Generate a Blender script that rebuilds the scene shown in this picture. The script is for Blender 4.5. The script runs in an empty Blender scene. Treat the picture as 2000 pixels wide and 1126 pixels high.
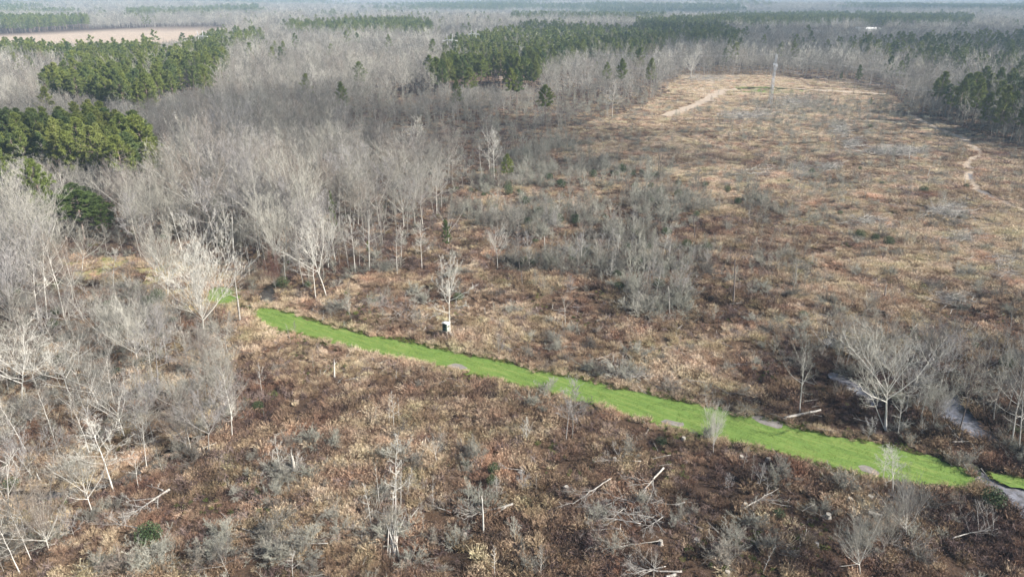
import bpy, math, random
import numpy as np
from mathutils import Quaternion, Vector

R = math.radians
random.seed(7)
rg = np.random.default_rng(11)
sc = bpy.context.scene
COL = sc.collection

# ------------------------------------------------------------------ camera
CAM_H, PITCH, F = 60.0, R(23.2), 1351.0
cp_, sp_ = math.cos(PITCH), math.sin(PITCH)
cam = bpy.data.cameras.new("camera")
cam.sensor_width = 36.0
cam.lens = 36.0 * F / 2000.0
cam.clip_start, cam.clip_end = 1.0, 40000.0
camo = bpy.data.objects.new("camera", cam)
camo.location = (0, 0, CAM_H)
camo.rotation_euler = (math.pi / 2 - PITCH, 0, 0)
COL.objects.link(camo)
sc.camera = camo

# ------------------------------------------------------------------ sky, sun, exposure
SUN_EL = R(33)
SUN_AZ = math.atan2(0.95, -0.30)          # from +Y towards +X
TO_SUN = Vector((math.cos(SUN_EL) * math.sin(SUN_AZ), math.cos(SUN_EL) * math.cos(SUN_AZ), math.sin(SUN_EL)))
world = bpy.data.worlds.new("World")
sc.world = world
world.use_nodes = True
wn = world.node_tree.nodes
sky = wn.new("ShaderNodeTexSky")
sky.sky_type = 'NISHITA'
sky.sun_disc = False
sky.sun_elevation = SUN_EL
sky.sun_rotation = SUN_AZ
sky.dust_density = 1.5
world.node_tree.links.new(sky.outputs[0], wn["Background"].inputs[0])
wn["Background"].inputs[1].default_value = 0.075
sl = bpy.data.lights.new("sun", 'SUN')
sl.energy, sl.angle, sl.color = 5.0, R(0.55), (1.0, 0.945, 0.87)
so = bpy.data.objects.new("sun", sl)
so.rotation_euler = (-TO_SUN).to_track_quat('-Z', 'Y').to_euler()
so.location = TO_SUN * 300
COL.objects.link(so)
sc.view_settings.view_transform = 'Standard'
sc.view_settings.look = 'None'
sc.view_settings.exposure = 1.05
sc.view_settings.gamma = 1.0
sc.view_settings.use_curve_mapping = False
cy = sc.cycles
cy.max_bounces, cy.diffuse_bounces, cy.glossy_bounces = 5, 3, 2
cy.transmission_bounces, cy.volume_bounces, cy.transparent_max_bounces = 2, 1, 6
cy.caustics_reflective = cy.caustics_refractive = False
cy.use_denoising = True
cy.use_adaptive_sampling = True
cy.adaptive_threshold = 0.02


# ------------------------------------------------------------------ photo geometry
def hills(x, y):
    """Height of the land: flat near, gently rolling far away."""
    d = np.sqrt(x * x + y * y)
    w = np.clip((d - 600.0) / 1800.0, 0, 1) ** 1.5
    h = (np.sin(x * 0.0011 + 1.3) * np.cos(y * 0.0013 + 0.4) * 9 + np.sin(x * 0.0027 + y * 0.0019) * 5
         + np.sin(y * 0.0041 - x * 0.0008 + 2.0) * 4)
    return w * h


def project(x, y, z):
    q = z - CAM_H
    d = np.maximum(y * cp_ - q * sp_, 0.1)
    u = y * sp_ + q * cp_
    return 1000 + F * x / d, 563 - F * u / d


def ground(px, py, z=0.0):
    dx, u = (px - 1000.0), (563.0 - py)
    dy = F * cp_ + u * sp_
    dz = -F * sp_ + u * cp_
    t = (z - CAM_H) / dz
    return dx * t, dy * t


def height_at(x, y, py):
    k = (563 - py) / F
    return CAM_H + y * (k * cp_ - sp_) / (cp_ + k * sp_)


def inside(poly, px, py):
    px = np.asarray(px, float); py = np.asarray(py, float)
    r = np.zeros(px.shape, bool)
    n = len(poly)
    for i in range(n):
        x1, y1 = poly[i]; x2, y2 = poly[(i + 1) % n]
        if y1 == y2:
            continue
        c = ((y1 > py) != (y2 > py)) & (px < (x2 - x1) * (py - y1) / (y2 - y1) + x1)
        r ^= c
    return r


def edge_dist(poly, x, y, closed=True):
    best = np.full(x.shape, 1e9)
    n = len(poly)
    for i in range(n if closed else n - 1):
        ax, ay = poly[i]; bx, by = poly[(i + 1) % n]
        vx, vy = bx - ax, by - ay
        l2 = vx * vx + vy * vy + 1e-9
        t = np.clip(((x - ax) * vx + (y - ay) * vy) / l2, 0, 1)
        best = np.minimum(best, np.hypot(x - ax - t * vx, y - ay - t * vy))
    return best


_perm = np.random.default_rng(5).random((256, 256))


def vnoise(x, y, s):
    x = x / s; y = y / s
    xi = np.floor(x).astype(int); yi = np.floor(y).astype(int)
    fx = x - xi; fy = y - yi
    fx = fx * fx * (3 - 2 * fx); fy = fy * fy * (3 - 2 * fy)
    g = lambda a, b: _perm[(xi + a) & 255, (yi + b) & 255]
    return (g(0, 0) * (1 - fx) + g(1, 0) * fx) * (1 - fy) + (g(0, 1) * (1 - fx) + g(1, 1) * fx) * fy


def fnoise(x, y, s):
    return vnoise(x, y, s) * 0.55 + vnoise(x + 91, y + 37, s * 0.45) * 0.3 + vnoise(x - 53, y + 11, s * 0.2) * 0.15


W = lambda poly: [ground(a, b) for a, b in poly]

STRIP = [(495, 602), (520, 597), (600, 622), (700, 650), (800, 668), (880, 685), (950, 698), (1060, 725), (1200, 755), (1350, 787),
         (1480, 815), (1600, 845), (1720, 868), (1830, 893), (1890, 915), (1920, 950), (1902, 958), (1830, 952), (1740, 942), (1660, 924),
         (1560, 895), (1440, 866), (1330, 841), (1240, 816), (1130, 783), (1040, 759), (960, 741), (880, 721), (780, 703), (680, 677),
         (590, 654), (530, 640), (500, 622)]
PATCH_A = [(404, 568), (425, 558), (455, 566), (470, 578), (464, 590), (432, 594), (410, 592)]
PATCH_B = [(1925, 918), (1960, 922), (2050, 945), (2130, 968), (2060, 968), (1990, 952), (1935, 936)]
PATCH_C = [(1430, 168), (1500, 170), (1590, 176), (1560, 183), (1450, 180)]
POOLS = {
    'creek_pool': [(506, 566), (518, 554), (538, 558), (538, 576), (526, 592), (514, 588)],
    'creek_pool_b': [(468, 595), (488, 599), (482, 608), (470, 606)],
    'flooded_ditch': [(1618, 722), (1640, 726), (1682, 748), (1724, 776), (1716, 792), (1680, 778), (1640, 748), (1620, 734)],
    'ditch_b': [(1598, 654), (1620, 658), (1638, 675), (1626, 682), (1604, 670)],
    'swamp_pool': [(1838, 776), (1858, 764), (1882, 774), (1888, 795), (1918, 825), (1952, 850), (1944, 864), (1900, 856), (1868, 832), (1828, 812)],
    'swamp_creek': [(1866, 880), (1884, 868), (1900, 890), (1908, 910), (1942, 935), (1988, 950), (2120, 978), (2160, 1100), (2000, 1006), (1958, 972), (1912, 938), (1892, 915), (1876, 902)],
    'blue_pond': [(1673, 308), (1690, 305), (1699, 323), (1682, 323)],
    'field_puddle': [(1722, 443), (1750, 437), (1760, 443), (1732, 451)],
}
PALE_LINES = [([(1660, 618), (1560, 632), (1480, 645), (1400, 660), (1340, 674), (1290, 690), (1230, 712)], 2.4, .86), ([(1390, 500), (1440, 505), (1520, 500), (1640, 498)], 1.8, .8),
              ([(-40, 955), (60, 955), (130, 945), (220, 922), (290, 892), (370, 850), (430, 800)], 2.6, .8), ([(1985, 480), (1900, 500), (1960, 540), (2010, 570)], 3.0, .85), ([(1430, 200), (1360, 230), (1250, 250)], 4, .85)]
CREEK = [(-60, 968), (40, 966), (110, 966), (170, 958), (230, 938), (290, 905), (335, 878), (372, 858)]
TRACKS = [([(2300, 520), (2080, 436), (1995, 410), (1940, 386), (1906, 371), (1893, 345), (1889, 320), (1915, 298), (1880, 270), (1830, 250), (1775, 224)], 3.3),
          ([(1300, 226), (1360, 205), (1392, 188), (1412, 176), (1480, 172), (1600, 176), (1730, 184)], 7.0),
          ([(1400, 208), (1470, 210), (1540, 224), (1600, 234), (1700, 236), (1790, 240)], 3.0)]
MUDS = [[(1462, 812), (1480, 809), (1500, 816), (1532, 826), (1525, 840), (1505, 832), (1490, 830)], [(1282, 821), (1300, 817), (1312, 822), (1336, 825), (1340, 834), (1310, 831)], [(872, 712), (890, 708), (908, 715), (918, 722), (896, 720), (882, 722)],
          [(1890, 338), (1905, 342), (1912, 350), (1893, 350)], [(1903, 370), (1922, 371), (1950, 390), (1934, 390)], [(1668, 908), (1690, 905), (1715, 920), (1722, 932), (1695, 924), (1680, 918)]]
CLEARING = [(110, 505), (260, 502), (430, 525), (490, 560), (480, 606), (395, 615), (250, 560), (150, 545)]
WOODS = [(-700, 680), (0, 650), (130, 640), (150, 560), (300, 500), (430, 500), (500, 520), (560, 556), (600, 585), (650, 580), (690, 530),
         (760, 520), (790, 478), (850, 436), (872, 396), (930, 352), (985, 350), (1010, 300), (1060, 262), (1100, 250), (1200, 228),
         (1250, 212), (1285, 192), (1310, 165), (1330, 156), (1330, 150), (1500, 148), (1640, 158), (1680, 170), (1745, 185), (1765, 212),
         (1835, 238), (1900, 258), (2000, 290), (2600, 420), (2600, -14.5), (-700, -14.5)]
OPENWOOD = [(-700, 640), (0, 620), (130, 600), (250, 560), (400, 615), (470, 640), (480, 700), (470, 800), (460, 870), (380, 900), (300, 940),
            (230, 1000), (120, 1070), (60, 1126), (-300, 1300), (-700, 900)]
FIELDS = [[(-300, 70), (60, 65), (150, 57), (430, 52), (490, 56), (440, 76), (300, 100), (90, 112), (-300, 98)],
          [(596, 37), (735, 35), (740, 46), (596, 47)], [(880, 158), (1020, 149), (1050, 160), (900, 167)],
          [(1565, 62), (1620, 60), (1640, 66), (1720, 58), (1740, 64), (1690, 76), (1600, 73)]]
THICKET = [(930, 350), (1010, 300), (1080, 268), (1160, 285), (1240, 330), (1400, 370), (1500, 395), (1500, 440), (1400, 480), (1380, 540),
           (1340, 620), (1250, 620), (1190, 560), (1130, 540), (1010, 530), (950, 500), (930, 440), (880, 420)]
THICKET_C = [(1400, 300), (1580, 275), (1730, 320), (1720, 420), (1640, 520), (1520, 600), (1400, 610), (1430, 470)]
THICKET_B = [(1440, 200), (1560, 190), (1760, 205), (1800, 245), (1640, 250), (1480, 225)]
SWAMPWOOD = [(1830, 700), (2300, 660), (2400, 1000), (2000, 930), (1940, 870), (1820, 840), (1760, 800), (1600, 700), (1650, 670)]
PINES = [([(-300, 82), (0, 80), (130, 90), (300, 82), (312, 94), (200, 102), (150, 110), (130, 118), (0, 108), (-300, 110)], .85),
         ([(140, 105), (300, 95), (310, 105), (300, 118), (430, 88), (447, 110), (420, 150), (330, 165), (260, 192), (200, 182), (80, 172), (80, 155), (150, 150), (130, 130)], .68),
         ([(345, 84), (420, 60), (515, 56), (512, 72), (430, 84), (380, 100)], .6),
         ([(-300, 262), (0, 255), (60, 245), (120, 255), (150, 245), (200, 245), (290, 275), (312, 300), (280, 316), (200, 318), (170, 308), (120, 305), (60, 302), (0, 312), (-300, 320)], .95),
         ([(850, 95), (880, 75), (960, 62), (1040, 42), (1200, 52), (1400, 45), (1450, 62), (1440, 76), (1330, 70), (1280, 84), (1200, 102), (1110, 112), (1060, 132), (1040, 150), (960, 135), (940, 142), (850, 150), (845, 130), (920, 105), (850, 100)], .70),
         ([(560, 42), (640, 40), (720, 36), (800, 34), (845, 42), (840, 52), (700, 53), (560, 50)], .9),
         ([(-300, 28), (0, 30), (170, 30), (165, 46), (0, 50), (-300, 50)], .95),
         ([(950, 6), (1450, 6), (1460, 17), (1380, 20), (1100, 14)], .7), ([(1240, 38), (1400, 30), (1600, 24), (1900, 28), (1900, 41), (1600, 37), (1440, 43), (1250, 49)], .85),
         ([(1640, 75), (1750, 70), (2400, 55), (2400, 130), (2000, 130), (1900, 135), (1750, 112), (1650, 85)], .28),
         ([(1750, 205), (1790, 182), (1900, 165), (2400, 130), (2400, 300), (2000, 262), (1900, 240), (1810, 215)], .4),
         ([(1000, 22), (1300, 22), (1300, 32), (1000, 30)], .35), ([(240, 16), (500, 8), (520, 18), (250, 26)], .5)]


# ------------------------------------------------------------------ materials
def mat(name, build):
    m = bpy.data.materials.new(name)
    m.use_nodes = True
    nt = m.node_tree
    b = nt.nodes["Principled BSDF"]
    b.inputs["Roughness"].default_value = 0.9
    b.inputs["Specular IOR Level"].default_value = 0.15
    build(nt, b, lambda t: nt.nodes.new(t), nt.links.new)
    return m


def ramp(nt, stops, interp='LINEAR'):
    r = nt.nodes.new("ShaderNodeValToRGB")
    e = r.color_ramp.elements
    r.color_ramp.interpolation = interp
    while len(e) > 1:
        e.remove(e[0])
    e[0].position = stops[0][0]; e[0].color = (*stops[0][1], 1)
    for p, c in stops[1:]:
        n = e.new(p); n.color = (*c, 1)
    return r


def random_tint(stops, rough=0.9, noise=6.0, amount=0.35, spec=0.15):
    def build(nt, b, N, L):
        oi = N("ShaderNodeObjectInfo")
        r = ramp(nt, stops)
        L(oi.outputs["Random"], r.inputs[0])
        g = N("ShaderNodeNewGeometry")
        nz = N("ShaderNodeTexNoise"); nz.inputs["Scale"].default_value = noise; nz.inputs["Detail"].default_value = 3
        L(g.outputs["Position"], nz.inputs["Vector"])
        mr = N("ShaderNodeMapRange")
        mr.inputs["From Min"].default_value = .3; mr.inputs["From Max"].default_value = .7
        mr.inputs["To Min"].default_value = 1 - amount; mr.inputs["To Max"].default_value = 1 + amount
        L(nz.outputs["Fac"], mr.inputs["Value"])
        mx = N("ShaderNodeMix"); mx.data_type = 'RGBA'; mx.blend_type = 'MULTIPLY'; mx.inputs["Factor"].default_value = 1
        L(r.outputs[0], mx.inputs["A"]); L(mr.outputs[0], mx.inputs["B"])
        L(mx.outputs["Result"], b.inputs["Base Color"])
        b.inputs["Roughness"].default_value = rough
        b.inputs["Specular IOR Level"].default_value = spec
    return build


def attr_tint(stops, attr="tint", noise=3.0, amount=.3, patches=False):
    def build(nt, b, N, L):
        a = N("ShaderNodeAttribute"); a.attribute_type = 'INSTANCER'; a.attribute_name = attr
        r = ramp(nt, stops)
        L(a.outputs["Fac"], r.inputs[0])
        g = N("ShaderNodeNewGeometry")
        nz = N("ShaderNodeTexNoise"); nz.inputs["Scale"].default_value = noise; nz.inputs["Detail"].default_value = 2
        L(g.outputs["Position"], nz.inputs["Vector"])
        mr = N("ShaderNodeMapRange")
        mr.inputs["From Min"].default_value = .3; mr.inputs["From Max"].default_value = .7
        mr.inputs["To Min"].default_value = 1 - amount; mr.inputs["To Max"].default_value = 1 + amount
        L(nz.outputs["Fac"], mr.inputs["Value"])
        mx = N("ShaderNodeMix"); mx.data_type = 'RGBA'; mx.blend_type = 'MULTIPLY'; mx.inputs["Factor"].default_value = 1
        L(r.outputs[0], mx.inputs["A"]); L(mr.outputs[0], mx.inputs["B"])
        n2 = N("ShaderNodeTexNoise"); n2.inputs["Scale"].default_value = .11; n2.inputs["Detail"].default_value = 4; n2.inputs["Roughness"].default_value = .65
        L(g.outputs["Position"], n2.inputs["Vector"])
        r2 = ramp(nt, [(.32, (1.12, .90, .84)), (.46, (1.03, .98, .96)), (.58, (1.02, 1.01, .90)), (.70, (.88, .96, .80))])
        L(n2.outputs["Fac"], r2.inputs[0])
        m2 = N("ShaderNodeMix"); m2.data_type = 'RGBA'; m2.blend_type = 'MULTIPLY'; m2.inputs["Factor"].default_value = 1 if patches else 0
        L(mx.outputs["Result"], m2.inputs["A"]); L(r2.outputs[0], m2.inputs["B"])
        L(m2.outputs["Result"], b.inputs["Base Color"])
    return build


BARK = mat("bark_grey", random_tint([(0, (.27, .25, .22)), (.35, (.36, .34, .30)), (.6, (.22, .205, .19)), (.8, (.42, .395, .35)), (1, (.30, .275, .25))]))
TWIG = mat("twig_grey", random_tint([(0, (.24, .23, .195)), (.2, (.40, .385, .335)), (.35, (.11, .105, .10)), (.5, (.24, .23, .195)), (.65, (.50, .48, .42)), (.8, (.20, .19, .18)), (1, (.26, .22, .18))], noise=.5, amount=.25))
BARK_W = mat("bark_white", random_tint([(0, (.52, .50, .45)), (1, (.62, .595, .54))], noise=3, amount=.18))
TWIG_W = mat("twig_white", random_tint([(0, (.52, .50, .45)), (1, (.60, .58, .52))], noise=.5, amount=.12))
LOGWOOD = mat("weathered_wood", random_tint([(0, (.33, .31, .285)), (.5, (.42, .40, .365)), (1, (.27, .25, .23))], noise=3, amount=.4))
DEADWOOD = mat("dead_wood", random_tint([(0, (.31, .29, .26)), (.5, (.43, .405, .36)), (1, (.26, .245, .225))], noise=4, amount=.3))
BARK_D = mat("bark_dark", random_tint([(0, (.13, .11, .10)), (1, (.20, .17, .15))]))
TWIG_L = mat("twig_lilac", random_tint([(0, (.30, .285, .275)), (1, (.35, .335, .325))], noise=.5, amount=.15))
TWIG_R = mat("leaf_russet", random_tint([(0, (.20, .10, .08)), (1, (.26, .13, .10))], noise=1, amount=.3))
SCRUB = mat("scrub_grey", random_tint([(0, (.22, .22, .18)), (.25, (.35, .345, .29)), (.5, (.13, .115, .10)), (.7, (.29, .285, .24)), (.85, (.38, .37, .315)), (1, (.24, .20, .165))], noise=.6, amount=.25))
PINEBARK = mat("pine_bark", random_tint([(0, (.20, .15, .12)), (1, (.28, .22, .19))]))
NEEDLE = mat("pine_needle", random_tint([(0, (.125, .165, .040)), (.4, (.185, .215, .050)), (.7, (.080, .120, .042)), (1, (.215, .235, .060))], rough=.6, noise=.8, amount=.35, spec=.3))
NEEDLE_D = mat("pine_needle_dark", random_tint([(0, (.055, .090, .026)), (1, (.090, .125, .032))], rough=.6, noise=.6, amount=.5, spec=.3))
IVY = mat("ivy_leaf", random_tint([(0, (.040, .070, .026)), (1, (.075, .105, .045))], rough=.55, noise=2, spec=.3))
BRUSH = mat("dry_brush", attr_tint([(0, (.050, .036, .033)), (.18, (.100, .072, .060)), (.36, (.185, .125, .090)), (.55, (.295, .218, .155)), (.75, (.45, .365, .26)), (1, (.62, .53, .41))], patches=True))
BRAMBLE = mat("bramble_stem", attr_tint([(0, (.12, .085, .08)), (.5, (.22, .16, .14)), (1, (.34, .29, .26))]))
GREENS = mat("green_brier", attr_tint([(0, (.06, .09, .025)), (.6, (.11, .15, .035)), (1, (.17, .17, .05))]))
PLOT = mat("plot_grass", attr_tint([(0, (.100, .165, .045)), (.45, (.150, .230, .055)), (.8, (.235, .285, .075)), (1, (.31, .31, .12))], patches=True))
STEEL = mat("galvanised_steel", random_tint([(0, (.50, .51, .52)), (1, (.56, .57, .58))], rough=.5, noise=2, amount=.1, spec=.5))


def ground_build(nt, b, N, L):
    g = N("ShaderNodeNewGeometry")
    a = N("ShaderNodeAttribute"); a.attribute_name = "soil"
    n1 = N("ShaderNodeTexNoise"); n1.inputs["Scale"].default_value = .35; n1.inputs["Detail"].default_value = 8; n1.inputs["Roughness"].default_value = .7
    n2 = N("ShaderNodeTexNoise"); n2.inputs["Scale"].default_value = 3.0; n2.inputs["Detail"].default_value = 6; n2.inputs["Roughness"].default_value = .75
    for n in (n1, n2):
        L(g.outputs["Position"], n.inputs["Vector"])
    r1 = ramp(nt, [(.3, (.55, .5, .48)), (.5, (1, 1, 1)), (.7, (1.35, 1.3, 1.2))])
    r2 = ramp(nt, [(.3, (.5, .5, .5)), (.5, (1, 1, 1)), (.72, (1.5, 1.45, 1.35))])
    L(n1.outputs["Fac"], r1.inputs[0]); L(n2.outputs["Fac"], r2.inputs[0])
    m1 = N("ShaderNodeMix"); m1.data_type = 'RGBA'; m1.blend_type = 'MULTIPLY'; m1.inputs["Factor"].default_value = 1
    m2 = N("ShaderNodeMix"); m2.data_type = 'RGBA'; m2.blend_type = 'MULTIPLY'; m2.inputs["Factor"].default_value = 1
    L(a.outputs["Color"], m1.inputs["A"]); L(r1.outputs[0], m1.inputs["B"])
    L(m1.outputs["Result"], m2.inputs["A"]); L(r2.outputs[0], m2.inputs["B"])
    L(m2.outputs["Result"], b.inputs["Base Color"])
    bp = N("ShaderNodeBump"); bp.inputs["Strength"].default_value = .8; bp.inputs["Distance"].default_value = .25
    L(n2.outputs["Fac"], bp.inputs["Height"]); L(bp.outputs["Normal"], b.inputs["Normal"])
    b.inputs["Roughness"].default_value = 1; b.inputs["Specular IOR Level"].default_value = .05


def noisy(c1, c2, c3, scale, rough=.95, stretch=(1, 1, 1), bump=.4, rot=0.0):
    def build(nt, b, N, L):
        g = N("ShaderNodeNewGeometry")
        mp = N("ShaderNodeMapping"); mp.vector_type = 'TEXTURE'; mp.inputs["Scale"].default_value = tuple(1 / q for q in stretch); mp.inputs["Rotation"].default_value = (0, 0, rot)
        L(g.outputs["Position"], mp.inputs["Vector"])
        n = N("ShaderNodeTexNoise"); n.inputs["Scale"].default_value = scale; n.inputs["Detail"].default_value = 8; n.inputs["Roughness"].default_value = .72
        L(mp.outputs[0], n.inputs["Vector"])
        r = ramp(nt, [(.3, c1), (.5, c2), (.7, c3)])
        L(n.outputs["Fac"], r.inputs[0]); L(r.outputs[0], b.inputs["Base Color"])
        bp = N("ShaderNodeBump"); bp.inputs["Strength"].default_value = bump; bp.inputs["Distance"].default_value = .1
        L(n.outputs["Fac"], bp.inputs["Height"]); L(bp.outputs["Normal"], b.inputs["Normal"])
        b.inputs["Roughness"].default_value = rough
    return build


GROUND = mat("ground_cover", ground_build)
PLOTSOIL = mat("plot_turf", noisy((.090, .150, .040), (.135, .215, .048), (.225, .265, .080), .8, stretch=(.18, 1.6, 1), rot=R(-33), bump=.2))
DIRT = mat("track_dirt", noisy((.30, .235, .17), (.40, .325, .25), (.50, .42, .335), .6))
SAND = mat("creek_sand", noisy((.38, .33, .25), (.48, .42, .33), (.56, .50, .41), .8))
MUD = mat("wet_mud", noisy((.14, .12, .10), (.22, .20, .18), (.30, .28, .26), 1.2, rough=.3))


def water_build(nt, b, N, L, mottled_sheen=True):
    b.inputs["Base Color"].default_value = (.22, .222, .245, 1)
    b.inputs["Roughness"].default_value = .05
    b.inputs["Specular IOR Level"].default_value = .5
    b.inputs["IOR"].default_value = 1.75
    g = N("ShaderNodeNewGeometry")
    n = N("ShaderNodeTexNoise"); n.inputs["Scale"].default_value = 1.5; n.inputs["Detail"].default_value = 3
    L(g.outputs["Position"], n.inputs["Vector"])
    n3 = N("ShaderNodeTexNoise"); n3.inputs["Scale"].default_value = .9; n3.inputs["Detail"].default_value = 7; n3.inputs["Roughness"].default_value = .7
    L(g.outputs["Position"], n3.inputs["Vector"])
    if mottled_sheen:
        r = ramp(nt, [(.36, (.075, .070, .065)), (.5, (.165, .16, .17)), (.64, (.235, .235, .255))])  # scum mottling, with sky sheen and dark tree reflections painted in
        L(n3.outputs["Fac"], r.inputs[0]); L(r.outputs[0], b.inputs["Base Color"])
    bp = N("ShaderNodeBump"); bp.inputs["Strength"].default_value = .12; bp.inputs["Distance"].default_value = .05
    L(n.outputs["Fac"], bp.inputs["Height"]); L(bp.outputs["Normal"], b.inputs["Normal"])


WATER = mat("muddy_water_sheen", water_build)
DARKWATER = mat("creek_water_dark", lambda nt, b, N, L: water_build(nt, b, N, L, False))
DARKWATER.node_tree.nodes["Principled BSDF"].inputs["Base Color"].default_value = (.075, .068, .060, 1)


def plain(c, rough=.7, spec=.2):
    return random_tint([(0, c), (1, tuple(v * 1.06 for v in c))], rough=rough, noise=5, amount=.14, spec=spec)


# ------------------------------------------------------------------ mesh helpers
def mesh(name, parts, smooth=False):
    """parts: list of (verts Nx3, faces (list of arrays MxK), material)."""
    vs, loops, starts, totals, mi, mats = [], [], [], [], [], []
    off = lo = 0
    for v, fl, m in parts:
        if m not in mats:
            mats.append(m)
        k = mats.index(m)
        for f in (fl if isinstance(fl, list) else [fl]):
            f = np.asarray(f, int)
            if not len(f):
                continue
            n, w = f.shape
            loops.append((f + off).ravel())
            starts.append(lo + np.arange(n) * w)
            totals.append(np.full(n, w))
            mi.append(np.full(n, k))
            lo += n * w
        vs.append(np.asarray(v, float)); off += len(v)
    V = np.concatenate(vs); LP = np.concatenate(loops).astype(np.int32)
    S = np.concatenate(starts).astype(np.int32); T = np.concatenate(totals).astype(np.int32)
    me = bpy.data.meshes.new(name)
    me.vertices.add(len(V)); me.vertices.foreach_set("co", V.astype(np.float32).ravel())
    me.loops.add(len(LP)); me.loops.foreach_set("vertex_index", LP)
    me.polygons.add(len(S)); me.polygons.foreach_set("loop_start", S); me.polygons.foreach_set("loop_total", T)
    me.polygons.foreach_set("material_index", np.concatenate(mi).astype(np.int32))
    if smooth:
        me.polygons.foreach_set("use_smooth", np.ones(len(S), bool))
    for m in mats:
        me.materials.append(m)
    me.update(calc_edges=True)
    return me


def norm(a):
    return a / (np.linalg.norm(a, axis=-1, keepdims=True) + 1e-9)


def perp(d):
    a = np.where(np.abs(d[:, 2:3]) < .9, np.array([[0, 0, 1.0]]), np.array([[1.0, 0, 0]]))
    u = norm(np.cross(d, a))
    return u, np.cross(d, u)


class Br:
    """A batch of branches: P(t) = S + D*L*t + C*L*t^2."""
    def __init__(s, S, D, L, C, r):
        s.S, s.D, s.L, s.C, s.r = S, D, L, C, r

    def at(s, i, t):
        return s.S[i] + (s.D[i] * t[:, None] + s.C[i] * (t * t)[:, None]) * s.L[i][:, None]

    def tan(s, i, t):
        return norm(s.D[i] + 2 * s.C[i] * t[:, None])


def kids(g, p, n, t0, t1, ang, lf, rf, up=.15, curve=.25, tip=.5, angv=.25):
    B = len(p.L)
    i = np.repeat(np.arange(B), n)
    k = len(i)
    t = t0 + (t1 - t0) * ((np.tile(np.arange(n), B) + g.random(k)) / n)
    tg = p.tan(i, t)
    u, v = perp(tg)
    a = g.random(k) * 2 * np.pi
    q = u * np.cos(a)[:, None] + v * np.sin(a)[:, None]
    th = ang + g.normal(0, angv, k)
    D = norm(tg * np.cos(th)[:, None] + q * np.sin(th)[:, None] + np.array([0, 0, up]))
    L = p.L[i] * lf * (1 - tip * t) * g.uniform(.7, 1.25, k)
    C = g.normal(0, curve * .5, (k, 3)) + np.array([0, 0, curve * .5])
    r = np.minimum(p.r[i] * (1 - .75 * t) * .8, p.r[i] * rf)
    return Br(p.at(i, t), D, L, C, r)


def tubes(b, k, n, tip=.3, g=None, jit=0.0):
    B = len(b.L)
    ts = np.linspace(0, 1, k)
    P = b.S[:, None] + (b.D[:, None] * ts[None, :, None] + b.C[:, None] * (ts ** 2)[None, :, None]) * b.L[:, None, None]
    if jit and g is not None:
        w = np.sin(ts * np.pi)[None, :, None] * 0 + np.minimum(ts, 1)[None, :, None]
        P = P + g.normal(0, jit, P.shape) * b.L[:, None, None] * w
    u, v = perp(norm(b.D + b.C))
    rr = b.r[:, None] * (1 - (1 - tip) * ts[None])
    a = np.arange(n) * 2 * np.pi / n
    ring = u[:, None, None] * np.cos(a)[None, None, :, None] + v[:, None, None] * np.sin(a)[None, None, :, None]
    V = P[:, :, None] + ring * rr[:, :, None, None]
    V = V.reshape(-1, 3)
    base = (np.arange(B) * k * n)[:, None, None] + (np.arange(k - 1) * n)[None, :, None]
    j = np.arange(n)[None, None]
    j2 = (j + 1) % n
    f = np.stack([base + j, base + j2, base + n + j2, base + n + j], -1).reshape(-1, 4)
    return V, f


def blades(S, E, wid, g):
    """one thin triangle from S to E."""
    d = norm(E - S)
    u, v = perp(d)
    a = g.random(len(S)) * np.pi
    q = (u * np.cos(a)[:, None] + v * np.sin(a)[:, None]) * wid[:, None]
    V = np.stack([S - q, S + q, E], 1).reshape(-1, 3)
    return V, np.arange(len(S) * 3).reshape(-1, 3)


def one(S, D, L, C, r):
    return Br(np.array([S], float), norm(np.array([D], float)), np.array([L], float), np.array([C], float), np.array([r], float))


def limbs_on(g, tr, n, t0, t1, e0, e1, l0, l1, r, curve, pw=1.0):
    t = t0 + (t1 - t0) * (np.arange(n) + g.random(n) * .8) / n
    az = np.arange(n) * 2.399 + g.random(n) * .9
    el = e0 + (e1 - e0) * ((t - t0) / (t1 - t0)) ** pw + g.normal(0, .12, n)
    D = np.stack([np.cos(el) * np.cos(az), np.cos(el) * np.sin(az), np.sin(el)], -1)
    L = (l0 + (l1 - l0) * (t - t0) / (t1 - t0)) * g.uniform(.75, 1.25, n)
    C = np.stack([g.normal(0, .1, n), g.normal(0, .1, n), np.full(n, curve)], -1)
    z = np.zeros(n, int)
    return Br(tr.at(z, t), D, L, C, np.maximum(tr.r[0] * (1 - .85 * t) * r, .03))


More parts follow.
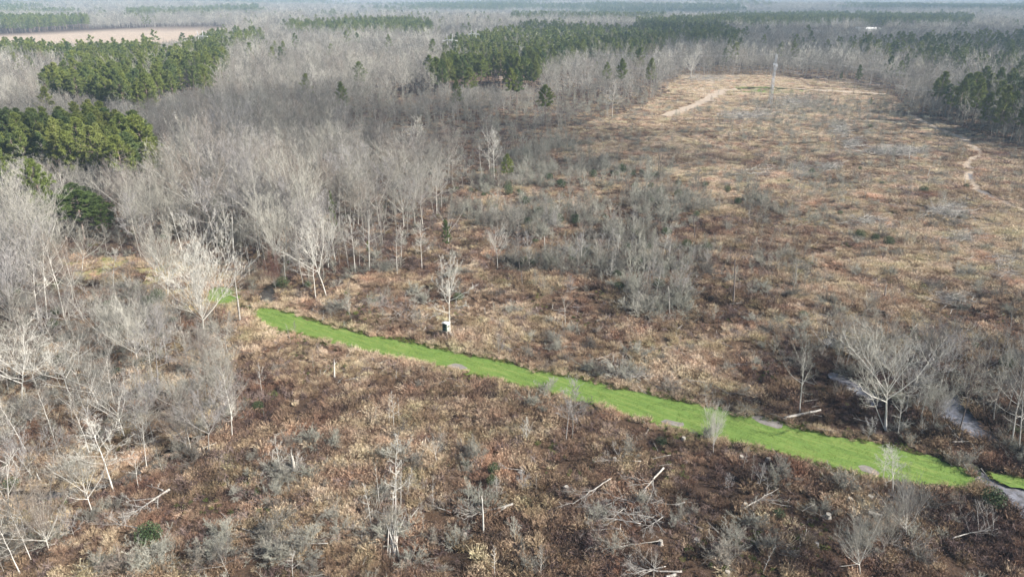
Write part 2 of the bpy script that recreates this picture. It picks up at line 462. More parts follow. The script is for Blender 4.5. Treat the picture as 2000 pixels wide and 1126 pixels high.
def tree_parts(seed, style, H=18.0, tw=.0145, lod=0, bark=None, twig=None):
    bark = bark or BARK; twig = twig or TWIG
    g = np.random.default_rng(seed)
    r0 = H * .0095
    lean = (g.normal(0, .03), g.normal(0, .03), 1)
    cv = (g.normal(0, .05), g.normal(0, .05), 0)
    if style == 'oak':
        tr = one((0, 0, -.3), lean, H * .88, cv, r0)
        L1 = limbs_on(g, tr, 15, .34, .99, .20, 1.25, H * .30, H * .16, .55, .26)
        n2, n3, n4, up = 7, 6, 6, .08
    elif style == 'vase':
        tr = one((0, 0, -.3), lean, H * .30, cv, r0 * 1.25)
        L1 = limbs_on(g, tr, 17, .6, 1.0, .80, 1.42, H * .60, H * .72, .85, .10)
        n2, n3, n4, up = 9, 6, 6, .42
    elif style == 'fork':
        tr = one((0, 0, -.3), lean, H * .5, cv, r0 * 1.25)
        L1 = limbs_on(g, tr, 9, .60, 1.0, .55, 1.25, H * .52, H * .52, 1.0, .16)
        n2, n3, n4, up = 8, 7, 6, .10
    elif style == 'slim':
        tr = one((0, 0, -.3), lean, H * .96, cv, r0 * .8)
        L1 = limbs_on(g, tr, 18, .38, .99, .25, 1.2, H * .23, H * .12, .5, .25)
        n2, n3, n4, up = 6, 5, 5, .08
    elif style == 'pole':
        tr = one((0, 0, -.3), lean, H * .97, cv, r0 * .75)
        L1 = limbs_on(g, tr, 14, .3, .98, .2, .9, H * .11, H * .06, .45, .1)
        n2, n3, n4, up = 4, 4, 2, .1
    elif style == 'sap':
        tr = one((0, 0, -.1), lean, H * .9, cv, r0 * .9)
        L1 = limbs_on(g, tr, 15, .10, .98, .6, 1.3, H * .38, H * .14, .6, .18)
        n2, n3, n4, up = 5, 5, 5, .15
    elif style == 'dead':
        tr = one((0, 0, -.3), lean, H * .92, (g.normal(0, .09), g.normal(0, .09), 0), r0 * 1.1)
        L1 = limbs_on(g, tr, 9, .35, .98, .3, 1.0, H * .32, H * .14, .6, .1)
        n2, n3, n4, up = 5, 4, 2, .1
    elif style == 'bush':
        n = 18
        az = g.random(n) * 6.283; el = g.uniform(.30, 1.45, n)
        D = np.stack([np.cos(el) * np.cos(az), np.cos(el) * np.sin(az), np.sin(el)], -1)
        S = np.stack([g.normal(0, H * .12, n), g.normal(0, H * .12, n), np.full(n, -.1)], -1)
        L1 = Br(S, D, H * g.uniform(.6, 1.05, n), g.normal(0, .2, (n, 3)) - np.array([0, 0, .10]), np.full(n, .022))
        tr = None
        n2, n3, n4, up = 7, 6, 4, .15
    if lod:
        if lod == 1:
            n3, n4 = max(2, n3 - 2), max(0, n4 - 3)
        else:
            n2, n3, n4 = max(3, n2 - 2), 4, 0
    b2 = kids(g, L1, n2, .2, 1.0, .70, .52, .5, up)
    b2.r = np.clip(b2.r, tw * 1.25, .06)
    b3 = kids(g, b2, n3, .15, 1.0, .70, .58, .5, up * .8)
    b3.r = np.full(len(b3.L), tw)
    trunk, crown = [], []
    ts = 5 if lod else 7
    if tr is not None:
        v, f = tubes(tr, 8, ts, .18, g, .006); trunk.append((v, f, bark))
        fl = Br(tr.S, tr.D, tr.L * .05, tr.C * 0, tr.r * 1.7)
        v, f = tubes(fl, 3, ts, .55); trunk.append((v, f, bark))
    v, f = tubes(L1, 5, 4 if lod else 5, .25, g, .03); (trunk if tr is not None else crown).append((v, f, bark if tr is not None else twig))
    v, f = tubes(b2, 4, 3, .3, g, .02); crown.append((v, f, twig))
    v, f = tubes(b3, 3, 3, .3, g, .02); crown.append((v, f, twig))
    if n4:
        b4 = kids(g, b3, n4, .15, 1.0, .6, .6, .5, up)
        b4.r = np.full(len(b4.L), tw)
        v, f = blades(b4.S, b4.S + (b4.D + b4.C) * b4.L[:, None], np.full(len(b4.L), tw * 1.25), g)
        crown.append((v, f, twig))
    return trunk, crown


def pine_parts(seed, H=20.0, lod=0, low=.45):
    g = np.random.default_rng(seed)
    tr = one((0, 0, -.3), (g.normal(0, .02), g.normal(0, .02), 1), H * .98, (g.normal(0, .02), g.normal(0, .02), 0), H * .011)
    n = 46 if lod == 0 else (28 if lod == 1 else 16)
    t = low + (1 - low) * ((np.arange(n) + g.random(n)) / n)
    u = (t - low) / (1 - low)
    az = np.arange(n) * 2.399 + g.random(n)
    el = -.05 + .9 * u ** 1.5 + g.normal(0, .15, n)
    prof = np.clip(1.12 * (1 - u) ** .6, .10, 1) * (.62 + .38 * np.minimum(1, u / .22))
    L = H * .185 * prof * g.uniform(.65, 1.25, n)
    D = np.stack([np.cos(el) * np.cos(az), np.cos(el) * np.sin(az), np.sin(el)], -1)
    L1 = Br(tr.at(np.zeros(n, int), t), D, L, np.tile([0, 0, .15], (n, 1)), np.full(n, .05))
    b2 = kids(g, L1, 7 if lod == 0 else 5, .35, 1.0, .7, .42, .5, .2)
    b2.r = np.full(len(b2.L), .022)
    trunk = [(*tubes(tr, 6, 6 if lod == 0 else 4, .2, g, .004), PINEBARK)]
    crown = [(*tubes(L1, 3, 3, .4), PINEBARK)]
    if lod == 0:
        crown.append((*tubes(b2, 2, 3, .4), PINEBARK))
    # needle tufts along the twigs
    m = 3 if lod == 0 else 2
    i = np.repeat(np.arange(len(b2.L)), m)
    tt = g.uniform(.3, 1.05, len(i))
    c = b2.at(i, tt)
    nb = {0: 15, 1: 11, 2: 7}[lod]
    ln = {0: .72, 1: .9, 2: 1.2}[lod] * H / 20
    wd = {0: .075, 1: .13, 2: .22}[lod] * H / 20
    c = np.repeat(c, nb, 0)
    d = norm(g.normal(0, 1, c.shape) + np.array([0, 0, .35]))
    v, f = blades(c - d * .08, c + d * (ln * g.uniform(.6, 1.1, len(c)))[:, None], np.full(len(c), wd), g)
    crown.append((v, f, NEEDLE))
    return trunk, crown


def tussock(seed, n=110, h=.85, rad=.55, w=.021, m=None, droop=.25):
    g = np.random.default_rng(seed)
    a = g.random(n) * 6.283
    q = np.sqrt(g.random(n)) * rad * .55
    S = np.stack([q * np.cos(a), q * np.sin(a), np.full(n, -.05)], -1)
    out = np.stack([np.cos(a), np.sin(a), np.zeros(n)], -1)
    hh = h * g.uniform(.45, 1.05, n)
    E = S + out * (rad * g.uniform(.2, 1.1, n))[:, None] + np.stack([g.normal(0, .1, n), g.normal(0, .1, n), hh], -1)
    v, f = blades(S, E, np.full(n, w) * g.uniform(.7, 1.5, n), g)
    if h < .3:
        return [(v, f, m)]
    k = n
    i = g.integers(0, n, k)
    t = g.uniform(.35, 1.0, k)[:, None]
    P = S[i] * (1 - t) + E[i] * t
    d = norm(g.normal(0, 1, (k, 3)) + [0, 0, .15])
    v2, f2 = blades(P, P + d * g.uniform(.10, .28, k)[:, None], np.full(k, w * 1.1), g)
    return [(v, f, m), (v2, f2, m)]


def bramble(seed, m, h=.9, n=14):
    g = np.random.default_rng(seed)
    az = g.random(n) * 6.283; el = g.uniform(.5, 1.4, n)
    D = np.stack([np.cos(el) * np.cos(az), np.cos(el) * np.sin(az), np.sin(el)], -1)
    S = np.stack([g.normal(0, .25, n), g.normal(0, .25, n), np.full(n, -.05)], -1)
    b = Br(S, D, h * g.uniform(.7, 1.3, n), np.stack([g.normal(0, .2, n), g.normal(0, .2, n), np.full(n, -.3)], -1), np.full(n, .018))
    k = kids(g, b, 5, .25, 1.0, .7, .55, .6, .1)
    v1, f1 = tubes(b, 3, 3, .4)
    v2, f2 = blades(k.S, k.S + k.D * k.L[:, None], np.full(len(k.L), .02), g)
    return [(v1, f1, m), (v2, f2, m)]


def leafy(seed, m, h=.8, rad=.6, n=90, size=.13):
    g = np.random.default_rng(seed)
    c = g.normal(0, 1, (n, 3)); c = norm(c) * (g.random(n) ** .4)[:, None]
    c = c * np.array([rad, rad, h * .5]) + np.array([0, 0, h * .5])
    d = norm(g.normal(0, 1, (n, 3)) + [0, 0, .4])
    v, f = blades(c - d * size * .5, c + d * size * .6, np.full(n, size * .45), g)
    return [(v, f, m)]


# ------------------------------------------------------------------ object helpers
def tag(o, label=None, cat=None, group=None, kind=None):
    if label: o["label"] = label
    if cat: o["category"] = cat
    if group: o["group"] = group
    if kind: o["kind"] = kind
    return o


def obj(name, data, parent=None, loc=None):
    o = bpy.data.objects.new(name, data)
    COL.objects.link(o)
    if parent is not None:
        o.parent = parent
    if loc is not None:
        o.location = loc
    return o


def protos(name, meshes):
    c = bpy.data.collections.new(name)          # not linked to the scene: source shapes only
    for i, m in enumerate(meshes):
        o = bpy.data.objects.new(f"{name}_{i:02d}", m)
        c.objects.link(o)
    return c


def scatter(name, coll, pts, idx, scale, rz, tint=None, tilt=None):
    """stuff: a point cloud that instances the shapes of coll."""
    n = len(pts)
    me = bpy.data.meshes.new(name)
    me.vertices.add(n)
    me.vertices.foreach_set("co", np.asarray(pts, np.float32).ravel())

    def add(an, ty, v, key="value"):
        a = me.attributes.new(an, ty, 'POINT')
        a.data.foreach_set(key, v)
    add("pick", 'INT', np.asarray(idx, np.int32))
    scale = np.asarray(scale, np.float32)
    if scale.ndim == 1:
        scale = np.repeat(scale[:, None], 3, 1)
    add("size", 'FLOAT_VECTOR', scale.ravel(), "vector")
    t = np.zeros((n, 3), np.float32); t[:, 2] = rz
    if tilt is not None:
        t[:, 0] = tilt
    add("turn", 'FLOAT_VECTOR', t.ravel(), "vector")
    add("tint", 'FLOAT', np.asarray(tint if tint is not None else np.zeros(n), np.float32))
    ng = bpy.data.node_groups.new(name + "_nodes", 'GeometryNodeTree')
    ng.interface.new_socket("Geometry", in_out='INPUT', socket_type='NodeSocketGeometry')
    ng.interface.new_socket("Geometry", in_out='OUTPUT', socket_type='NodeSocketGeometry')
    N, L = ng.nodes.new, ng.links.new
    gi, go = N("NodeGroupInput"), N("NodeGroupOutput")
    ci = N("GeometryNodeCollectionInfo"); ci.inputs["Collection"].default_value = coll
    ci.inputs["Separate Children"].default_value = True; ci.inputs["Reset Children"].default_value = True
    ip = N("GeometryNodeInstanceOnPoints"); ip.inputs["Pick Instance"].default_value = True

    def na(an, ty):
        q = N("GeometryNodeInputNamedAttribute"); q.data_type = ty; q.inputs["Name"].default_value = an
        return q.outputs["Attribute"]
    L(gi.outputs[0], ip.inputs["Points"]); L(ci.outputs[0], ip.inputs["Instance"])
    L(na("pick", 'INT'), ip.inputs["Instance Index"])
    e = N("FunctionNodeEulerToRotation"); L(na("turn", 'FLOAT_VECTOR'), e.inputs[0]); L(e.outputs[0], ip.inputs["Rotation"])
    L(na("size", 'FLOAT_VECTOR'), ip.inputs["Scale"])
    L(ip.outputs[0], go.inputs[0])
    o = obj(name, me)
    md = o.modifiers.new("scatter", 'NODES'); md.node_group = ng
    o["kind"] = "stuff"
    return o


# ------------------------------------------------------------------ the land
def axis(lo, hi, step, far, grow=1.22):
    c = list(np.arange(lo, hi + 1e-6, step))
    s = step
    while c[-1] < far:
        s *= grow; c.append(c[-1] + s)
    s = step
    a = []
    p = lo
    while p > -far:
        s *= grow; p -= s; a.append(p)
    return np.array(a[::-1] + c)


gx = axis(-110, 150, 1.0, 19000); gy = axis(30, 190, 1.0, 19000)
GX, GY = np.meshgrid(gx, gy)
X, Y = GX.ravel(), GY.ravel()
Z = hills(X, Y)
PX, PY = project(X, Y, Z)
ahead = Y > 10
wpools = {k: W(v) for k, v in POOLS.items()}
wcreek = W(CREEK)
carve = np.zeros(len(X))
for k, pl in wpools.items():
    xs = [p[0] for p in pl]; ys = [p[1] for p in pl]
    sel = np.where((X > min(xs) - 4) & (X < max(xs) + 4) & (Y > min(ys) - 4) & (Y < max(ys) + 4))[0]
    d = edge_dist(pl, X[sel], Y[sel]); d = np.where(inside(pl, X[sel], Y[sel]), -d, d)
    carve[sel] = np.maximum(carve[sel], np.clip((1.4 - d) / 2.2, 0, 1))
sel = np.where((X < -30) & (X > -110) & (Y > 40) & (Y < 110))[0]
d = edge_dist(wcreek, X[sel], Y[sel], False) + (vnoise(X[sel], Y[sel], 3) - .5) * .8
carve[sel] = np.maximum(carve[sel], np.clip((2.0 - d) / 1.7, 0, 1) * .9)
carve = carve * carve * (3 - 2 * carve)
Zg = Z - .95 * carve

# soil colour: what grows or lies there, plus sunlight painted into the far clearing
CTRL = [(1900, 480, .8), (1500, 280, .70), (1400, 180, .98), (1600, 190, .9), (1330, 200, .85), (1250, 650, .5), (1330, 700, .72), (1400, 600, .28), (1300, 450, .35), (700, 560, .42),
        (760, 620, .42), (1000, 800, .42), (1300, 960, .36), (1450, 930, .24), (1700, 980, .30), (1900, 1050, .3), (600, 800, .42), (300, 930, .44),
        (100, 700, .45), (900, 1050, .42), (1550, 760, .26), (1750, 780, .2), (200, 560, .36), (800, 430, .46), (980, 380, .5), (1650, 520, .70),
        (1950, 340, .60), (1800, 280, .66), (1600, 230, .74), (1350, 240, .62), (1700, 330, .6), (700, 780, .45), (1150, 900, .42), (1500, 1000, .38), (900, 870, .48), (400, 1080, .38), (1480, 500, .55),
        (1600, 640, .52), (620, 590, .6), (1750, 400, .62)]
cpts = np.array(CTRL)


def dry_sunlit_tone(px, py, x, y):
    w = 0; s = 0
    for a, b, v in CTRL:
        k = 1.0 / ((px - a) ** 2 + 3.0 * (py - b) ** 2 + 1500.0) ** 1.5
        w = w + k; s = s + k * v
    return np.clip(.48 + (s / w - .46) * 1.25 + (fnoise(x, y, 9.0) - .5) * .7 + (fnoise(x + 500, y, 30.0) - .5) * .3, 0, 1)


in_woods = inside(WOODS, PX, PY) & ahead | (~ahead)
in_field = np.zeros(len(X), bool)
for f_ in FIELDS:
    in_field |= inside(f_, PX, PY) & ahead
dr = dry_sunlit_tone(PX, PY, X, Y)
stops = np.array([0, .25, .5, .75, 1.0])
cols = np.array([(.042, .030, .026), (.062, .043, .034), (.10, .068, .047), (.19, .14, .095), (.38, .315, .24)])
C = np.stack([np.interp(dr, stops, cols[:, i]) for i in range(3)], -1)
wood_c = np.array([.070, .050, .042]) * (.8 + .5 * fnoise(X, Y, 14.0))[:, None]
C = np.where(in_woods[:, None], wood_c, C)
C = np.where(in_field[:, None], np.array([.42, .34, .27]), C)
cl = inside(CLEARING, PX, PY)
C[cl] = np.array([.28, .25, .13]) * (.7 + .6 * fnoise(X[cl], Y[cl], 6.0))[:, None]
ow = inside(OPENWOOD, PX, PY) & ~cl
C[ow] = C[ow] * .6 + np.array([.17, .125, .085]) * .4
C = C * (1 - .6 * np.clip(carve * 1.6, 0, 1))[:, None]
nx, ny = len(gx), len(gy)
ii = np.arange(ny - 1)[:, None] * nx + np.arange(nx - 1)[None]
fq = np.stack([ii, ii + 1, ii + nx + 1, ii + nx], -1).reshape(-1, 4)
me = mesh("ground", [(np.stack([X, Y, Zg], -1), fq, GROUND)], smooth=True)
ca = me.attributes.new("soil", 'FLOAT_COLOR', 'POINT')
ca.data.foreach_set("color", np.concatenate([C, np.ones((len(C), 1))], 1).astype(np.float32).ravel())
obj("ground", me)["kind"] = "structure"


def fill(name, wpoly, z, m, jit=.25, step=1.0, smooth_n=2, kind="structure"):
    """a sheet with an uneven outline at height z"""
    pts = []
    n = len(wpoly)
    for i in range(n):
        a = np.array(wpoly[i]); b = np.array(wpoly[(i + 1) % n])
        k = max(1, int(np.hypot(*(b - a)) / step))
        for j in range(k):
            pts.append(a + (b - a) * j / k)
    pts = np.array(pts)
    for _ in range(smooth_n):
        pts = pts * .5 + np.roll(pts, 1, 0) * .25 + np.roll(pts, -1, 0) * .25
    g = np.random.default_rng(len(pts))
    pts = pts + g.normal(0, jit, pts.shape)
    import bmesh
    bm = bmesh.new()
    vs = [bm.verts.new((p[0], p[1], z)) for p in pts]
    es = [bm.edges.new((vs[i], vs[(i + 1) % len(vs)])) for i in range(len(vs))]
    bmesh.ops.triangle_fill(bm, use_beauty=True, edges=es, normal=(0, 0, 1))
    for f in bm.faces:
        if f.normal.z < 0:
            f.normal_flip()
    me = bpy.data.meshes.new(name)
    bm.to_mesh(me); bm.free()
    me.materials.append(m)
    o = obj(name, me)
    o["kind"] = kind
    return o


def ribbon(name, wline, width, z, m, kind="structure", jit=.3, step=2.0):
    pts = []
    for i in range(len(wline) - 1):
        a = np.array(wline[i]); b = np.array(wline[i + 1])
        k = max(1, int(np.hypot(*(b - a)) / step))
        for j in range(k):
            pts.append(a + (b - a) * j / k)
    pts.append(np.array(wline[-1])); pts = np.array(pts)
    for _ in range(4):
        pts[1:-1] = pts[1:-1] * .5 + pts[2:] * .25 + pts[:-2] * .25
    t = np.gradient(pts, axis=0); t = t / np.linalg.norm(t, axis=1, keepdims=True)
    nn = np.stack([-t[:, 1], t[:, 0]], -1)
    g = np.random.default_rng(len(pts))
    wl = width / 2 * (1 + g.normal(0, jit * .4, len(pts)))[:, None]; wr = width / 2 * (1 + g.normal(0, jit * .4, len(pts)))[:, None]
    A, B = pts + nn * wl, pts - nn * wr
    V = np.concatenate([np.c_[A, np.full(len(A), z)], np.c_[B, np.full(len(B), z)]])
    k = len(pts)
    f = np.stack([np.arange(k - 1), np.arange(1, k), k + np.arange(1, k), k + np.arange(k - 1)], -1)[:, ::-1]
    o = obj(name, mesh(name, [(V, f, m)]))
    o["kind"] = kind
    return o


fill("grass_strip", W(STRIP), .012, PLOTSOIL, .34)
for p in (PATCH_A, PATCH_B, PATCH_C):
    fill("grass_patch", W(p), .012, PLOTSOIL, .2)
for k, pl in wpools.items():
    c = np.mean(pl, 0)
    grown = [tuple(c + (np.array(p) - c) * 1.10 + 0) for p in pl]
    fill("water", grown, -.30, DARKWATER if "creek_pool" in k else WATER, .05)
ribbon("creek_water", wcreek, 1.5, -.42, DARKWATER)
for i, (tl, wd) in enumerate(TRACKS):
    ribbon("dirt_track", W(tl), wd, .008 + .004 * i, DIRT)
for p in ([(-40, 936), (30, 940), (62, 950), (50, 960), (-40, 962)], [(470, 590), (480, 588), (500, 592), (516, 596), (500, 600), (478, 596)]):
    fill("sand_bank", W(p), .024, SAND, .2)
for p in MUDS:
    fill("mud_patch", W(p), .028, MUD, .12, step=.6)

# ------------------------------------------------------------------ shapes of the plants
def joined(tp):
    return mesh("plant", tp[0] + tp[1])


def pair(name, tp):
    return (mesh(name + "_trunk", tp[0]), mesh(name + "_crown", tp[1]))


OAK = [pair("oak", tree_parts(100 + i, 'oak')) for i in range(5)]
VASE = [pair("vase", tree_parts(120 + i, 'vase')) for i in range(3)]
FORK = [pair("fork", tree_parts(140 + i, 'fork')) for i in range(3)]
SLIM = [pair("slim", tree_parts(160 + i, 'slim')) for i in range(4)]
POLE = [pair("pole", tree_parts(180 + i, 'pole', H=9.0, tw=.014)) for i in range(4)]
DEAD = [pair("dead", tree_parts(200 + i, 'dead', H=10.0, tw=.016, bark=DEADWOOD, twig=DEADWOOD)) for i in range(4)]
SAP = [pair("sap", tree_parts(220 + i, 'sap', H=6.0, tw=.012, bark=SCRUB, twig=SCRUB)) for i in range(4)]
BUSH = [mesh("bush", tree_parts(240 + i, 'bush', H=2.4, tw=.012, bark=SCRUB, twig=SCRUB)[1]) for i in range(4)]
PINE = [pair("pine", pine_parts(260 + i, low=(.4, .5, .45, .3)[i])) for i in range(4)]
NOM = {'oak': 18., 'vase': 18., 'fork': 18., 'slim': 18., 'pole': 9., 'dead': 10., 'sap': 6., 'bush': 2.4, 'pine': 20.}
SHAPES = {'oak': OAK, 'vase': VASE, 'fork': FORK, 'slim': SLIM, 'pole': POLE, 'dead': DEAD, 'sap': SAP, 'pine': PINE}
MID = protos("wood_mid", [joined(tree_parts(300 + i, 'oak', lod=1, tw=.019)) for i in range(3)] + [joined(tree_parts(310 + i, 'slim', lod=1, tw=.021)) for i in range(2)]
             + [joined(tree_parts(320 + i, 'fork', lod=1, tw=.022)) for i in range(2)])
FAR = protos("wood_far", [joined(tree_parts(330 + i, 'oak', lod=2, tw=.06)) for i in range(3)] + [joined(tree_parts(340, 'slim', lod=2, tw=.06)), joined(tree_parts(341, 'fork', lod=2, tw=.06))])
PMID = protos("pine_mid", [joined(pine_parts(350 + i, lod=1, low=.42)) for i in range(3)])
PFAR = protos("pine_far", [joined(pine_parts(360 + i, lod=2, low=.35)) for i in range(3)])
SAPC = protos("sapling_shape", [joined(tree_parts(370 + i, 'sap', H=6.0, tw=.016, lod=1, bark=SCRUB, twig=SCRUB)) for i in range(4)])
BUSHC = protos("bush_shape", [mesh("bush_far", tree_parts(380 + i, 'bush', H=2.4, tw=.015, lod=1, twig=SCRUB)[1]) for i in range(4)])
TUS = protos("tussock_shape", [mesh("tussock", tussock(400 + i, m=BRUSH)) for i in range(4)]
             + [mesh("tussock", tussock(404 + i, n=130, h=.55, rad=.75, w=.021, m=BRUSH)) for i in range(2)])
BRA = protos("bramble_shape", [mesh("bramble", bramble(410 + i, BRAMBLE)) for i in range(4)])
EVB = [mesh('evergreen_bush', leafy(450 + i, IVY, h=2.0, rad=1.1, n=1000, size=.13)) for i in range(3)]
GRE = protos("brier_shape", [mesh("brier", leafy(420 + i, GREENS)) for i in range(3)])
TURF = protos("turf_shape", [mesh("turf", tussock(430 + i, n=26, h=.11, rad=.24, w=.018, m=PLOT)) for i in range(3)])
STICKS = protos("stick_shape", [mesh("stick", [(*tubes(kids(np.random.default_rng(440 + i), one((-.8, 0, .12), (1, .1, .05), 1.8, (0, .1, 0), .035), 4, .2, 1, .5, .6, .7, 0), 3, 3, .4), DEADWOOD),
                                                (*tubes(one((-.8, 0, .12), (1, .1, .05), 1.8, (0, .1, 0), .04), 4, 4, .5), DEADWOOD)]) for i in range(3)])

# ------------------------------------------------------------------ trees that stand out, one by one
SLOT = {'white': (BARK_W, TWIG_W), 'grey': None, 'pale': (BARK_W, TWIG), 'dark': (BARK_D, TWIG), 'lilac': (BARK, TWIG_L), 'russet': (BARK, TWIG_R),
        'dead': (DEADWOOD, DEADWOOD)}
count_of = {}


def place(kind, x, y, z, h, label, group=None, tone='grey', spin=None, lean=(0, 0), wide=1.0, name=None, cat='tree'):
    lst = SHAPES[kind]
    i = count_of.get(kind, 0); count_of[kind] = i + 1
    mt, mc = lst[i % len(lst)]
    name = name or {'pine': 'pine_tree', 'sap': 'young_tree', 'pole': 'thin_tree', 'dead': 'dead_tree'}.get(kind, 'bare_tree')
    e = obj(name, None, loc=(x, y, z))
    e.empty_display_size = .5
    tag(e, label, cat, group)
    s = h / NOM[kind]
    e.scale = (s * wide, s * wide, s)
    q = Quaternion((0, 0, 1), spin if spin is not None else random.random() * 6.283)
    if lean[0] or lean[1]:
        q = Quaternion((0, 1, 0), lean[0]) @ Quaternion((1, 0, 0), lean[1]) @ q
    e.rotation_mode = 'QUATERNION'; e.rotation_quaternion = q
    for nm, m in (('trunk', mt), ('crown', mc)):
        o = obj(nm, m, e)
        if tone == 'darkpine':
            for sl_ in o.material_slots:
                if sl_.material is NEEDLE:
                    sl_.link = 'OBJECT'; sl_.material = NEEDLE_D
        elif SLOT[tone]:
            for k, sl_ in enumerate(o.material_slots):
                if sl_.material in (BARK, TWIG, DEADWOOD, SCRUB):
                    want = SLOT[tone][0 if sl_.material is BARK or (nm == 'trunk') else 1]
                    sl_.link = 'OBJECT'; sl_.material = want
    return e


